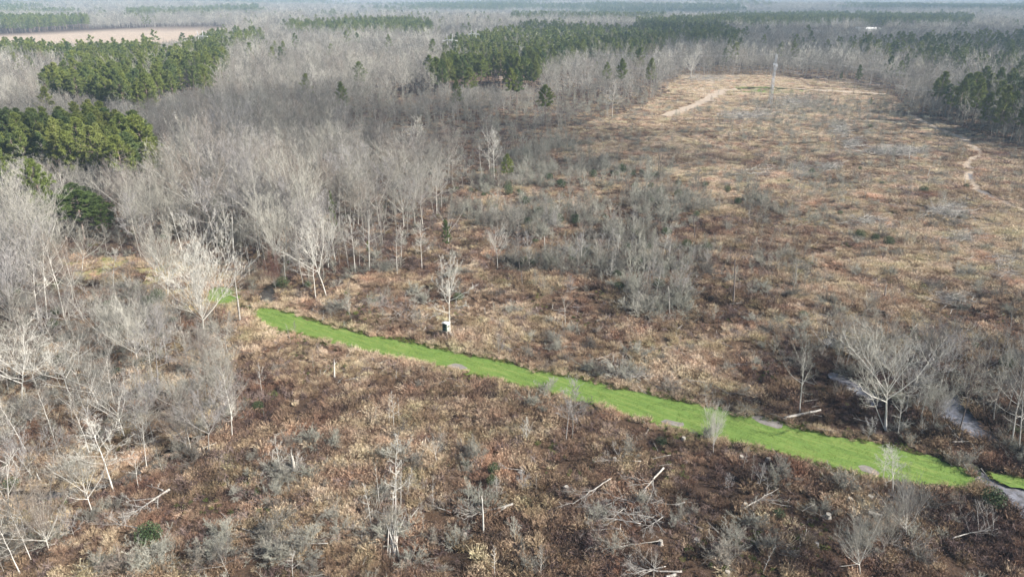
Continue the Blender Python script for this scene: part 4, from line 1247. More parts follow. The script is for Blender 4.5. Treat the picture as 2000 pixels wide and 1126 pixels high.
# ------------------------------------------------------------------ ground cover
gc = np.concatenate([grid(.74, 44, 110), grid(.92, 110, 180), grid(1.3, 180, 300), grid(2.0, 300, 450), grid(2.6, 450, 640)])
gpx, gpy = project(gc[:, 0], gc[:, 1], 0)
inw = inside(WOODS, gpx, gpy)
fr = np.ones(len(gc), bool)
fr &= ~inside(strip_w, gc[:, 0] + rg.normal(0, .35, len(gc)), gc[:, 1] + rg.normal(0, .35, len(gc)))
for pl in list(wpools.values()) + [W(PATCH_A), W(PATCH_B)]:
    fr &= ~inside(pl, gc[:, 0], gc[:, 1])
for tl, wd in TRACKS:
    fr &= edge_dist(W(tl), gc[:, 0], gc[:, 1], False) > wd * .5 + .35
fr &= edge_dist(wcreek, gc[:, 0], gc[:, 1], False) > .8
fr &= ~(inw & (rg.random(len(gc)) < .55))
incl = inside(CLEARING, gpx, gpy)
for p in MUDS:
    fr &= ~inside(W(p), gc[:, 0], gc[:, 1] - .5) & ~inside(W(p), gc[:, 0], gc[:, 1])
bare = fnoise(gc[:, 0] - 300, gc[:, 1] + 120, 3.4)
fr &= ~((bare < .37) & (rg.random(len(gc)) < .8))
gc = gc[fr]; gpx = gpx[fr]; gpy = gpy[fr]; inw = inw[fr]; incl = incl[fr]
dr = dry_sunlit_tone(gpx, gpy, gc[:, 0], gc[:, 1])
tint = np.clip(dr + rg.normal(0, .17, len(gc)) + (vnoise(gc[:, 0], gc[:, 1] + 70, 2.2) - .5) * .4, 0, 1)
tint = np.where(inw, np.clip(tint * .6 + .1, 0, 1), tint)
tint = np.where(incl, np.clip(rg.normal(.7, .1, len(gc)), 0, 1), tint)
mud_w = [W(p) for p in MUDS]
for pl, wd, tv in PALE_LINES:
    q_ = edge_dist(W(pl), gc[:, 0], gc[:, 1], False) < wd * (.6 + .8 * vnoise(gc[:, 0], gc[:, 1], 3.0))
    tint = np.where(q_, np.clip(tv + rg.normal(0, .1, len(gc)), 0, 1), tint)
far_w = np.clip(np.hypot(gc[:, 0], gc[:, 1]) / 130, 1, 2.2)
es = edge_dist(strip_w, gc[:, 0], gc[:, 1])
tint = np.where(es < 1.7, np.clip(tint * .35 + .58, 0, 1), tint)
patch = fnoise(gc[:, 0] + 40, gc[:, 1] - 90, 7.0)
sz = (.35 + 1.25 * patch) * rg.uniform(.5, 1.45, len(gc))
kind = rg.random(len(gc)) + (patch - .5) * .5 - (dr - .45) * .5
kind = np.where(es < 1.7, 0, kind)
tus = kind < .72
bra = (kind >= .72)
grn_n = fnoise(gc[:, 0] - 60, gc[:, 1] + 210, 9.0)
grn = (grn_n > .66) & (rg.random(len(gc)) < .35) & (gpy > 300)
tus &= ~grn; bra &= ~grn
for nm, m_, coll, k in (("dry_grass_cover", tus, TUS, 6), ("bramble_cover", bra, BRA, 4), ("green_brier_cover", grn, GRE, 3)):
    n = int(m_.sum())
    s = sz[m_] * (.55 if nm[0] == 'g' else 1)
    w = s * far_w[m_]
    scatter(nm, coll, np.c_[gc[m_], np.zeros(n)], rg.integers(0, k, n), np.stack([w, w, s], -1), rg.random(n) * 6.283, tint[m_] if nm[0] != 'g' else rg.random(n))
# taller weeds in clusters
tw_ = grid(1.5, 46, 230)
a_, b_ = project(tw_[:, 0], tw_[:, 1], 0)
keep = (fnoise(tw_[:, 0] + 640, tw_[:, 1], 8.0) > .55) & ~inside(WOODS, a_, b_) & free(tw_[:, 0], tw_[:, 1], .6) & (edge_dist(strip_w, tw_[:, 0], tw_[:, 1]) > 1.2)
tw_ = tw_[keep]
tdr = np.clip(dry_sunlit_tone(*project(tw_[:, 0], tw_[:, 1], 0), tw_[:, 0], tw_[:, 1]) + rg.normal(.05, .2, len(tw_)), 0, 1)
scatter("tall_weed_cover", TUS, np.c_[tw_, np.zeros(len(tw_))], rg.integers(0, 6, len(tw_)), np.stack([rg.uniform(1.2, 2.2, len(tw_))] * 2 + [rg.uniform(1.2, 1.9, len(tw_))], -1), rg.random(len(tw_)) * 6.283, tdr)
# evergreen bushes
ev = grid(4.0, 60, 330)
a_, b_ = project(ev[:, 0], ev[:, 1], 0)
pe_ = np.where(inside(THICKET, a_, b_), .13, np.where(inside(WOODS, a_, b_), .05, np.where(inside(OPENWOOD, a_, b_) | inside(SWAMPWOOD, a_, b_), .06, .015)))
keep = (rg.random(len(ev)) < pe_ * (fnoise(ev[:, 0] + 31, ev[:, 1], 25.0) > .45) * 1.6) & free(ev[:, 0], ev[:, 1], 1) & (a_ > 0) & (a_ < 2000) & (b_ < 1120)
ev = np.concatenate([np.array([ground(a, c) for a, c in [(505, 800), (965, 925), (962, 950), (1520, 1010), (1700, 250), (540, 560), (610, 520), (622, 400), (735, 500), (1935, 990), (1180, 460), (1440, 400), (1585, 340)]]), ev[keep]])
for i, (x, y) in enumerate(ev[:150]):
    o = obj('evergreen_bush', EVB[i % 3], loc=(x, y, 0))
    k_ = random.uniform(.6, 1.5)
    o.scale = (k_, k_, k_ * random.uniform(.7, 1.2)); o.rotation_euler[2] = random.random() * 6.283
    a_, b_ = project(x, y, 0)
    tag(o, where("dark evergreen bush", float(a_), float(b_)), 'bush', 'evergreen bushes')
# turf of the food plot
tf = []
for pl in (strip_w, W(PATCH_A), W(PATCH_B)):
    xs = [p[0] for p in pl]; ys = [p[1] for p in pl]
    n = int((max(xs) - min(xs)) * (max(ys) - min(ys)) * 7)
    c = np.stack([rg.uniform(min(xs), max(xs), n), rg.uniform(min(ys), max(ys), n)], -1)
    tf.append(c[inside(pl, c[:, 0], c[:, 1])])
tf = np.concatenate(tf)
for p in mud_w:
    tf = tf[~inside(p, tf[:, 0], tf[:, 1])]
fr_ = np.concatenate([grid(.45, 46, 150), grid(.6, 46, 150)])
fe_ = edge_dist(strip_w, fr_[:, 0], fr_[:, 1])
fr_ = fr_[(fe_ < 2.6) & (rg.random(len(fr_)) < np.exp(-fe_ / 1.1)) & ~(inside(strip_w, fr_[:, 0], fr_[:, 1]) & (fe_ > .5)) & (fnoise(fr_[:, 0], fr_[:, 1] + 9, 3.0) > .42)]
scatter("edge_weed_cover", GRE, np.c_[fr_, np.zeros(len(fr_))], rg.integers(0, 3, len(fr_)), rg.uniform(.2, .6, len(fr_)), rg.random(len(fr_)) * 6.283, rg.uniform(.3, 1, len(fr_)))
tn = np.clip(fnoise(tf[:, 0], tf[:, 1], 5.0) * 1.1 - .1 + rg.normal(0, .15, len(tf)) + np.clip((project(tf[:, 0], tf[:, 1], 0)[0] - 1200) / 1500, 0, .35), 0, 1)
tf = tf + 0
scatter("plot_grass_cover", TURF, np.c_[tf, np.full(len(tf), .01)], rg.integers(0, 3, len(tf)), rg.uniform(.6, 1.5, len(tf)), rg.random(len(tf)) * 6.283, tn)
# loose sticks of logging debris
st = grid(2.4, 48, 260)
a_, b_ = project(st[:, 0], st[:, 1], 0)
keep = ~inside(WOODS, a_, b_) & (rg.random(len(st)) < np.where((a_ > 1500) & (b_ < 560), .5, .30) * (fnoise(st[:, 0], st[:, 1] + 33, 16.0) > .47)) & free(st[:, 0], st[:, 1])
st = st[keep]
scatter("woody_debris", STICKS, np.c_[st, np.full(len(st), .25)], rg.integers(0, 3, len(st)), rg.uniform(.5, 1.6, len(st)), rg.random(len(st)) * 6.283, rg.random(len(st)), rg.normal(0, .25, len(st)))

# slash left by the loggers, in dense spreads
sl_pts = []
for a, c, rx, ry, n in ((1460, 228, 48, 8, 260), (1560, 202, 45, 12, 380), (1380, 154, 60, 6, 260), (1750, 298, 55, 8, 420), (1640, 255, 18, 14, 150), (1665, 285, 20, 14, 150), (1855, 415, 40, 22, 260), (1690, 436, 42, 10, 150),
                        (1880, 468, 35, 10, 110), (1860, 586, 55, 14, 120), (1965, 520, 28, 26, 110), (1620, 330, 25, 8, 90), (1480, 340, 40, 10, 60), (1240, 1010, 60, 22, 50), (1215, 735, 50, 12, 50), (800, 620, 50, 10, 40), (775, 1030, 45, 25, 45), (560, 925, 40, 16, 35), (1010, 350, 22, 5, 50)):
    a_ = rg.normal(a, rx * .5, n); c_ = rg.normal(c, ry * .5, n)
    sl_pts.append(np.stack(ground(a_, c_), -1))
sl_pts = np.concatenate(sl_pts)
dd_ = np.hypot(sl_pts[:, 0], sl_pts[:, 1])
scatter("logging_slash", STICKS, np.c_[sl_pts, rg.uniform(.3, .9, len(sl_pts))], rg.integers(0, 3, len(sl_pts)), rg.uniform(.6, 1.3, len(sl_pts)) * np.clip(dd_ / 140, 1, 2.2), rg.random(len(sl_pts)) * 6.283, rg.random(len(sl_pts)), rg.normal(0, .3, len(sl_pts)))

# ------------------------------------------------------------------ small building helpers
def box(cx, cyy, cz, sx, sy, sz):
    v = np.array([(i, j, k) for i in (-.5, .5) for j in (-.5, .5) for k in (-.5, .5)]) * [sx, sy, sz] + [cx, cyy, cz]
    f = np.array([(0, 1, 3, 2), (4, 6, 7, 5), (0, 4, 5, 1), (2, 3, 7, 6), (0, 2, 6, 4), (1, 5, 7, 3)])
    return v, f


def bar(a, b, r, n=4, tip=1.0):
    a = np.array(a, float); b = np.array(b, float)
    L = np.linalg.norm(b - a)
    v, f = tubes(one(a, (b - a) / L, L, (0, 0, 0), r), 2, n, tip)
    return v, [f, np.array([list(range(n))[::-1]]), np.array([[n + i for i in range(n)]])]


def lathe_log(g, L, r, tip=.7, k=8, n=9, bend=.04):
    b = one((0, 0, 0), (1, 0, 0), L, (0, g.normal(0, bend), g.normal(0, bend * .3)), r)
    v, f = tubes(b, k, n, tip, g, .004)
    v = v + g.normal(0, r * .07, v.shape)
    return v, f, n, k


def part(name, pieces, m, parent):
    return obj(name, mesh(name, [(v, f, m) for v, f in pieces]), parent)


# ------------------------------------------------------------------ hunting blind on posts
GREENP = mat("blind_dark_green", plain((.030, .060, .050)))
SUNLITP = mat("blind_sunlit_wall", plain((.50, .53, .46)))  # pale wall colour paints the sunlight on this side
ROOFM = mat("blind_tin_roof", plain((.78, .79, .78), rough=.45, spec=.4))
LUMBER = mat("weathered_lumber", plain((.42, .38, .32)))
DARKIN = mat("window_dark", plain((.012, .014, .014)))
bl = tag(obj("hunting_blind", None, loc=(*BLIND, 0)), "small hunting blind on posts with white tin roof and a stair, beside the green strip", "hunting blind")
bl.rotation_euler[2] = R(-28); bl.scale = (.60, .60, .80)
FZ, WH, HW = 1.75, 1.75, .82
part("floor", [box(0, 0, FZ - .05, 1.9, 1.9, .1)], LUMBER, bl)
for sx in (-1, 1):
    for sy in (-1, 1):
        part("post", [box(sx * .8, sy * .8, (FZ - .1) / 2 - .15, .12, .12, FZ + .2)], LUMBER, bl)
for sy in (-1, 1):
    part("brace", [bar((-.8, sy * .88, .2), (.8, sy * .88, FZ - .15), .035)], LUMBER, bl)
    part("brace", [bar((sy * .88, -.8, .2), (sy * .88, .8, FZ - .15), .035)], LUMBER, bl)
for dx, dy, m in ((0, -1, GREENP), (0, 1, GREENP), (1, 0, SUNLITP), (-1, 0, GREENP)):
    o = []
    t = .05
    def wall(u0, u1, z0, z1):
        if dx:
            return box(dx * HW, (u0 + u1) / 2, FZ + (z0 + z1) / 2, t, u1 - u0, z1 - z0)
        return box((u0 + u1) / 2, dy * HW, FZ + (z0 + z1) / 2, u1 - u0, t, z1 - z0)
    e = HW - (.026 if dx else -.026)
    o += [wall(-e, e, 0, .85), wall(-e, e, 1.2, WH), wall(-e, -.5, .85, 1.2), wall(.5, e, .85, 1.2)]
    wl_ = part("wall", o, m, bl)
    wd = part("window", [box(dx * (HW - .04), dy * (HW - .04), FZ + 1.025, .02 if dx else 1.0, .02 if dy else 1.0, .35)], DARKIN, wl_)
    for z in (.3, .6, 1.32, 1.52):
        if m is GREENP:
            part("batten", [box(dx * (HW + .035), dy * (HW + .035), FZ + z, .02 if dx else 1.6, .02 if dy else 1.6, .05)], GREENP, wl_)
rv, rf = box(0, 0, FZ + WH + .10, 2.05, 2.15, .07)
rv[:, 2] += rv[:, 1] * -.10 + .10
rfo = part("roof", [(rv, rf)], ROOFM, bl)
for i in range(7):
    v, f = box(-.9 + i * .3, 0, FZ + WH + .16, .03, 2.1, .03)
    v[:, 2] += v[:, 1] * -.10 + .10
    part("rib", [(v, f)], ROOFM, rfo)
stair = part("stair", [bar((.9, -.35, FZ), (2.9, -.35, .1), .05), bar((.9, .35, FZ), (2.9, .35, .1), .05)], LUMBER, bl)
for i in range(7):
    t = (i + .5) / 7
    part("tread", [box(.9 + 2 * t, 0, FZ - (FZ - .1) * t, .24, .7, .04)], LUMBER, stair)
for sy in (-.38, .38):
    part("handrail", [bar((.9, sy, FZ + .9), (2.9, sy, 1.0), .03), bar((2.75, sy, .1), (2.75, sy, 1.08), .03), bar((.95, sy, FZ), (.95, sy, FZ + .9), .03)], LUMBER, bl)

# ------------------------------------------------------------------ steel transmission towers and their wires
def lattice(p0, p1, w0, w1, n, r):
    """square lattice mast from p0 to p1"""
    p0, p1 = np.array(p0, float), np.array(p1, float)
    out = []
    def corner(t, k):
        w = (w0 + (w1 - w0) * t) / 2
        return p0 + (p1 - p0) * t + np.array([(-w, -w, 0), (w, -w, 0), (w, w, 0), (-w, w, 0)][k])
    for k in range(4):
        out.append(bar(corner(0, k), corner(1, k), r * 1.5))
    for i in range(n):
        a, b_ = i / n, (i + 1) / n
        for k in range(4):
            out.append(bar(corner(a, k), corner(b_, (k + 1) % 4), r))
            out.append(bar(corner(a, (k + 1) % 4), corner(b_, k), r))
            out.append(bar(corner(b_, k), corner(b_, (k + 1) % 4), r))
    return out


def tower(x, y, z, h, rot, label, group, arm=7.5):
    t = tag(obj("transmission_tower", None, loc=(x, y, z)), label, "power pylon", group)
    t.rotation_euler[2] = rot
    s = h / 28.0
    zc = 21.5 * s
    part("leg", lattice((-4.6 * s, 0, -.3), (-2.2 * s, 0, zc), 1.05 * s, .5 * s, 7, .032), STEEL, t)
    part("leg", lattice((4.6 * s, 0, -.3), (2.2 * s, 0, zc), 1.05 * s, .5 * s, 7, .032), STEEL, t)
    part("crossbrace", [bar((-3.6 * s, 0, 9 * s), (2.9 * s, 0, 15.5 * s), .07), bar((3.6 * s, 0, 9 * s), (-2.9 * s, 0, 15.5 * s), .07), bar((-3 * s, 0, 14.6 * s), (3 * s, 0, 14.6 * s), .07)], STEEL, t)
    a = arm * s
    tr = []
    for dy in (-.55, .55):
        tr += [bar((-a, dy * .3, zc + .5), (a, dy * .3, zc + .5), .10), bar((-3 * s, dy, zc + 1.6 * s), (3 * s, dy, zc + 1.6 * s), .10),
               bar((-a, dy * .3, zc + .5), (-3 * s, dy, zc + 1.6 * s), .09), bar((a, dy * .3, zc + .5), (3 * s, dy, zc + 1.6 * s), .09)]
        for i in range(10):
            u0, u1 = -a + 2 * a * i / 10, -a + 2 * a * (i + 1) / 10
            tr.append(bar((u0, dy * .5, zc + .5), (u1, dy * .5, zc + .5 + (1.1 * s if abs(u1) < 3.2 * s else .5)), .06))
    part("crossarm", tr, STEEL, t)
    for sx in (-1, 1):
        part("peak", lattice((sx * 2.4 * s, 0, zc + 1.5), (sx * 2.6 * s, 0, h), .7 * s, .12, 4, .045), STEEL, t)
        part("insulator", [bar((sx * a * .96, 0, zc + .45), (sx * a * .96, 0, zc - 1.3), .13, 6)], STEEL, t)
    part("insulator", [bar((0, 0, zc + .45), (0, 0, zc - 1.3), .13, 6)], STEEL, t)
    M = Vector((math.cos(rot), math.sin(rot), 0))
    return [Vector((x, y, z + zc - 1.35)) + M * (k * a * .96) for k in (-1, 0, 1)] + [Vector((x, y, z + h)) + M * (k * 2.6 * s) for k in (-1, 1)]


ends = []
for (bx, by, tpy, rot, label) in ((399, 116, 70, R(6), "steel power pylon among the pines of the pine belt"), (880, 128, 88, R(14), "steel crossarm pylon standing at the edge of the far pine plantation"),
                                  (1503, 206, 106, R(78), "tall steel power pylon standing by the grass at the far end of the clearing")):
    x, y = ground(bx, by)
    z = float(hills(np.array([x]), np.array([y]))[0])
    h = max(float(height_at(x, y, tpy)) - z, 26)
    ends.append(tower(x, y, z, h, rot, label, "power pylons of one line"))
x, y = ground(926, 112)
z = float(hills(np.array([x]), np.array([y]))[0])
tower(x, y, z, 27, R(14), "pylon top showing among the dark pines right of the crossarm pylon", "power pylons of one line", 6.0)
xr, yr = ground(2350, 262)
ends.append([Vector((xr, yr, 20 + (5 if k > 2 else 0))) + Vector((.6, .8, 0)) * ((-1, 0, 1, -.4, .4)[k] * 7) for k in range(5)])
for si in range(len(ends) - 1):
    root = tag(obj("power_line", None, loc=ends[si][0]), ("power line wires from the belt pylon to the crossarm pylon", "power line wires from the crossarm pylon to the tall pylon", "power line wires running from the tall pylon to the right edge")[si], "power line")
    for k in range(5):
        a, b_ = ends[si][k], ends[si + 1][k]
        n = 14
        t = np.linspace(0, 1, n + 1)
        P = np.array(a)[None] * (1 - t)[:, None] + np.array(b_)[None] * t[:, None]
        P[:, 2] -= 4 * t * (1 - t) * 7.0
        P -= np.array(ends[si][0])
        part("wire", [bar(P[i], P[i + 1], .026 if k < 3 else .018, 3) for i in range(n)], STEEL, root)

# ------------------------------------------------------------------ far houses
WALLW = mat("house_white_wall", plain((.74, .72, .68)))
ROOFG = mat("house_grey_roof", plain((.30, .29, .30)))
ROOFW = mat("barn_white_roof", plain((.82, .82, .80), rough=.5))
GLASSD = mat("house_window_glass", plain((.05, .06, .07), rough=.15, spec=.5))
for bx, by, L, D, hw, roofm, rot, label in ((1590, 64, 30, 11, 3.2, ROOFG, R(4), "long white house with a grey roof among pale trees on the right"),
                                            (1688, 62, 34, 16, 4.5, ROOFW, R(-12), "white roofed barn in the pale field right of the long house"),
                                            (1718, 60, 16, 10, 3.5, ROOFW, R(20), "small white outbuilding right of the white roofed barn"),
                                            (668, 43, 55, 16, 5, ROOFW, R(2), "long white shed at the far tan field in the middle distance"),
                                            (200, 36, 40, 18, 5, ROOFW, R(8), "pale building far behind the brown field on the left")):
    x, y = ground(bx, by)
    z = float(hills(np.array([x]), np.array([y]))[0])
    x, y = ground(bx, by, z + hw * .5)
    z = float(hills(np.array([x]), np.array([y]))[0])
    hs_ = tag(obj("house" if roofm is ROOFG else "barn", None, loc=(x, y, z)), label, "house" if roofm is ROOFG else "barn")
    hs_.rotation_euler[2] = rot
    part("wall", [box(0, 0, hw / 2 - .5, L, D, hw + 1)], WALLW, hs_)
    rh = D * .28
    v = np.array([(-L / 2 - .6, -D / 2 - .7, hw - .1), (L / 2 + .6, -D / 2 - .7, hw - .1), (L / 2 + .6, D / 2 + .7, hw - .1), (-L / 2 - .6, D / 2 + .7, hw - .1), (-L / 2 - .6, 0, hw + rh), (L / 2 + .6, 0, hw + rh)])
    part("roof", [(v, [np.array([(0, 1, 5, 4), (2, 3, 4, 5), (3, 2, 1, 0)]), np.array([(0, 4, 3), (1, 2, 5)])])], roofm, hs_)
    for i in range(5):
        part("window", [box(-L * .4 + i * L * .2 - (1.2 if i == 2 else 0), -D / 2 - .02, hw * .55, 1.4, .08, 1.3)], GLASSD, hs_)
    part("door", [box(L * .06, -D / 2 - .02, 1.05, 1.1, .08, 2.1)], GLASSD, hs_)

# ------------------------------------------------------------------ fallen trees, logs, posts, stumps
CUT = mat("fresh_cut_wood", plain((.36, .33, .28)))


def fallen(bx, by, tx, ty, label, tone='white', rad=.2, kids_n=7, spread=.32, cat='fallen tree', z0=.55, seed=0):
    """a fallen tree: trunk from its butt pixel to its tip pixel, with broken limbs and twigs"""
    g = np.random.default_rng(900 + seed)
    a = np.array([*ground(bx, by, z0), z0]); b_ = np.array([*ground(tx, ty, .35), .35])
    L = float(np.linalg.norm(b_ - a))
    root = tag(obj("fallen_tree", None, loc=a), label, cat, "fallen trees and broken tops")
    rad *= .60
    tr = one((0, 0, 0), (b_ - a) / L, L, (g.normal(0, .10), g.normal(0, .10), .03), rad)
    bm, tm = (DEADWOOD, LOGWOOD) if tone == 'white' else ((LOGWOOD, LOGWOOD) if tone == 'dead' else (BARK, TWIG))
    v, f = tubes(tr, 12, 8, .22, g, .010)
    n = 8
    part("trunk", [(v, [f, np.array([list(range(n))[::-1]])])], bm, root)
    t = g.uniform(.3, .97, kids_n)
    z = np.zeros(kids_n, int)
    az = g.choice([-1, 1], kids_n) * g.uniform(.35, .9, kids_n)
    d0 = (b_ - a) / L
    D = np.stack([d0[0] * np.cos(az) - d0[1] * np.sin(az), d0[0] * np.sin(az) + d0[1] * np.cos(az), g.uniform(-.02, .45, kids_n)], -1)
    lb = Br(tr.at(z, t), norm(D), L * spread * g.uniform(.6, 1.3, kids_n), g.normal(0, .18, (kids_n, 3)) * [1, 1, .4], np.maximum(rad * .5 * (1 - .6 * t), .026))
    for j in range(kids_n):
        bj = Br(lb.S[j:j + 1], lb.D[j:j + 1], lb.L[j:j + 1], lb.C[j:j + 1], lb.r[j:j + 1])
        part("limb", [tubes(bj, 6, 5, .25, g, .035)], tm if j % 3 else bm, root)
    b2 = kids(g, lb, 8, .2, 1, .6, .5, .5, .02); b2.r = np.clip(b2.r, .012, .03)
    b3 = kids(g, b2, 5, .2, 1, .65, .6, .5, .0); b3.r[:] = .010
    part("twig_sprays", [tubes(b2, 3, 3, .3, g, .02), tubes(b3, 2, 3, .3)], tm, root)
    return root


FALL = [
    (331, 955, 258, 1002, "big fallen white tree with thick splayed limbs in the brown brush", 'white', .30, 9, .42),
    (318, 957, 292, 946, "stubby white limb jutting from the top of the big fallen tree", 'white', .22, 2, .2),
    (302, 972, 226, 982, "long white curved branch lying left of the big fallen tree", 'white', .14, 4, .3),
    (96, 1018, 2, 1046, "pale fallen trunks lying toward the bottom left corner", 'white', .2, 6, .45),
    (280, 1032, 216, 1020, "shattered grey branches below the big fallen tree", 'dead', .12, 8, .5),
    (1002, 983, 912, 1012, "broken white log with splintered limbs behind the lone grey post", 'white', .24, 8, .38),
    (988, 989, 958, 1010, "short thick white limb lying under the broken white log", 'white', .16, 2, .2),
    (1296, 913, 1228, 985, "longest fallen trunk, silvery, with a drooping crown", 'white', .24, 9, .42),
    (1192, 934, 1108, 988, "fallen silvery tree left of the longest fallen trunk", 'white', .16, 7, .4),
    (1222, 963, 1172, 1000, "forked fallen branch between the two silvery fallen trees", 'dead', .11, 5, .5),
    (1252, 1022, 1148, 1000, "long low fallen branch below the forked fallen branch", 'dead', .13, 7, .4),
    (1213, 1032, 1138, 1030, "nearly level pale branch below the long low branch", 'white', .10, 3, .35),
    (1338, 980, 1300, 992, "small broken pale branch right of the longest fallen trunk", 'dead', .11, 4, .5),
    (1295, 1008, 1262, 1035, "splayed grey branches beside a green clump", 'dead', .1, 6, .6),
    (1372, 1032, 1340, 1018, "short pale stick with a broken end above the stump field", 'white', .1, 2, .4),
    (1252, 900, 1168, 897, "thin arched branch above the silvery fallen trees", 'dead', .1, 4, .4),
    (1020, 918, 980, 912, "crossed broken limbs over a short white stump", 'white', .16, 3, .5),
    (1332, 1115, 1220, 1118, "thick white log with arching branches at the bottom edge", 'white', .2, 6, .45),
    (1300, 1105, 1235, 1118, "arching pale branch over the log at the bottom edge", 'dead', .1, 6, .5),
    (1452, 992, 1512, 955, "pale stump end and log pointing at a vine tangled mound", 'white', .14, 4, .4),
    (1558, 936, 1520, 922, "white branch lying on the vine tangled mound", 'white', .1, 5, .5),
    (1180, 728, 1252, 742, "large pale fallen treetop fanned out beyond the strip", 'dead', .12, 10, .55),
    (1252, 742, 1200, 716, "second pale fallen treetop overlapping the fanned one", 'dead', .1, 9, .5),
    (1395, 752, 1480, 800, "bent down grey brush top on the upper edge of the strip", 'grey', .1, 10, .45),
    (812, 618, 790, 600, "white root like tangle of branches above the strip", 'white', .12, 7, .7),
    (800, 625, 740, 590, "long pale branch lying above the strip left of the blind", 'dead', .1, 5, .35),
    (988, 352, 1030, 348, "dark heap of branches right of the ivy covered tree", 'dead', .14, 9, .5),
    (1738, 462, 1650, 435, "grey fan of dead branches left of the field puddle", 'grey', .12, 11, .5),
    (1850, 474, 1905, 462, "white log lying in the tan grass on the right", 'white', .2, 3, .3),
    (1782, 470, 1840, 476, "pale sticks left of the white log in the tan grass", 'dead', .12, 5, .4),
    (1762, 447, 1792, 438, "white branch right of the field puddle", 'white', .12, 2, .3),
    (1830, 580, 1880, 590, "dark grey brush heap in the tan grass near the right edge", 'grey', .14, 10, .5),
    (1960, 505, 1985, 540, "tangle of grey branches at the right edge of the tan grass", 'grey', .14, 9, .5),
    (1740, 565, 1700, 590, "fallen branch beside a tree stump in the tan grass", 'dead', .12, 5, .4),
    (420, 728, 388, 745, "pale splintered limb in the open wood beside the brown brush", 'white', .18, 6, .4),
    (450, 744, 392, 742, "long broken branch under the pale splintered limb", 'dead', .12, 6, .4),
    (590, 930, 560, 905, "dark tangle of branches round the broken stump", 'dead', .12, 10, .6),
    (598, 932, 575, 920, "white log end beside the broken stump", 'white', .18, 1, .2),
    (470, 1030, 530, 1052, "dark hollow of bent dead branches at the bottom left of the middle", 'grey', .12, 10, .6),
    (640, 1060, 560, 1062, "arching grey deadwood near the bottom edge", 'grey', .12, 10, .6),
    (770, 1040, 740, 1000, "grey tangle of branches around the heap of white poles", 'grey', .12, 12, .6),
    (782, 1035, 760, 1010, "bright tangle of bent branches above the heap of white poles", 'white', .1, 10, .6),
    (880, 1000, 850, 985, "grey tangled treetop between the pole stand and the broken log", 'grey', .1, 11, .6),
    (1290, 1055, 1180, 1070, "low grey branches below the level pale branch", 'grey', .1, 9, .4),
    (1605, 812, 1580, 808, "thin end of broken wood on the strip log", 'white', .12, 1, .2),
    (1860, 862, 1905, 862, "white pole lying across the swamp creek", 'white', .12, 1, .1),
    (1882, 905, 1896, 925, "short log on the bank of the swamp creek", 'dead', .14, 1, .1),
    (1916, 914, 1928, 930, "small log lying in the grass at the swamp creek", 'white', .13, 1, .1),
    (1850, 828, 1872, 856, "dark fallen tree leaning into the swamp pool", 'grey', .16, 6, .3),
    (1700, 1050, 1790, 1075, "grey fallen branches between the trees at the bottom right", 'grey', .14, 10, .5),
    (1860, 1050, 1940, 1020, "fallen dead branches near the bottom right corner", 'dead', .12, 8, .5),
    (1450, 232, 1490, 222, "white slash of branches in the far clearing under the pylon", 'white', .25, 9, .5),
    (1475, 226, 1440, 236, "second white slash heap beside the first under the pylon", 'white', .25, 9, .5),
    (1535, 190, 1565, 205, "grey slash heap right of the pylon foot", 'grey', .3, 12, .6),
    (1560, 196, 1530, 198, "second grey slash heap right of the pylon foot", 'dead', .3, 12, .6),
    (1400, 152, 1360, 158, "white slash row at the far edge of the clearing", 'white', .3, 12, .5),
    (1705, 298, 1790, 300, "long row of grey slash near the small blue pond", 'dead', .28, 14, .3),
    (1790, 304, 1715, 293, "second row of grey slash behind the first near the blue pond", 'grey', .28, 14, .3),
    (1625, 245, 1670, 282, "dark row of slash running down the far clearing", 'grey', .3, 14, .25),
    (1840, 405, 1890, 425, "grey slash heap below the puddle on the dirt track", 'grey', .2, 12, .5),
    (1860, 432, 1835, 412, "second grey slash heap below the puddle on the dirt track", 'dead', .2, 12, .5),
]
for i, (bx, by, tx, ty, label, tone, rad, kn, spd) in enumerate(FALL):
    fallen(bx, by, tx, ty, label, tone, rad, kn, spd, seed=i)

LOGS = [(1533, 815, 1604, 800, .21, "long white log lying at the upper edge of the green strip"), (1696, 1000, 1722, 1006, .26, "short cut white log in the dark brush at the lower right"),
        (1320, 1121, 1302, 1126, .2, "white log butt at the bottom edge"), (60, 520, 100, 517, .15, "pale log lying beyond the left stand")]
for i, (ax, ay, bx, by, r, label) in enumerate(LOGS):
    g = np.random.default_rng(50 + i)
    a = np.array([*ground(ax, ay, .5), .5]); b_ = np.array([*ground(bx, by, .5), .5])
    L = float(np.hypot(*(b_ - a)[:2]))
    root = tag(obj("log", None, loc=a), label, "log")
    root.rotation_euler[2] = math.atan2(b_[1] - a[1], b_[0] - a[0])
    v, f, n, k = lathe_log(g, L, r)
    part("bark", [(v, f)], DEADWOOD, root)
    part("cut_end", [(v[:n] - [.004, 0, 0], np.array([list(range(n))[::-1]]))], CUT, root)
    part("cut_end", [(v[-n:] + [.004, 0, 0], np.array([list(range(n))]))], CUT, root)

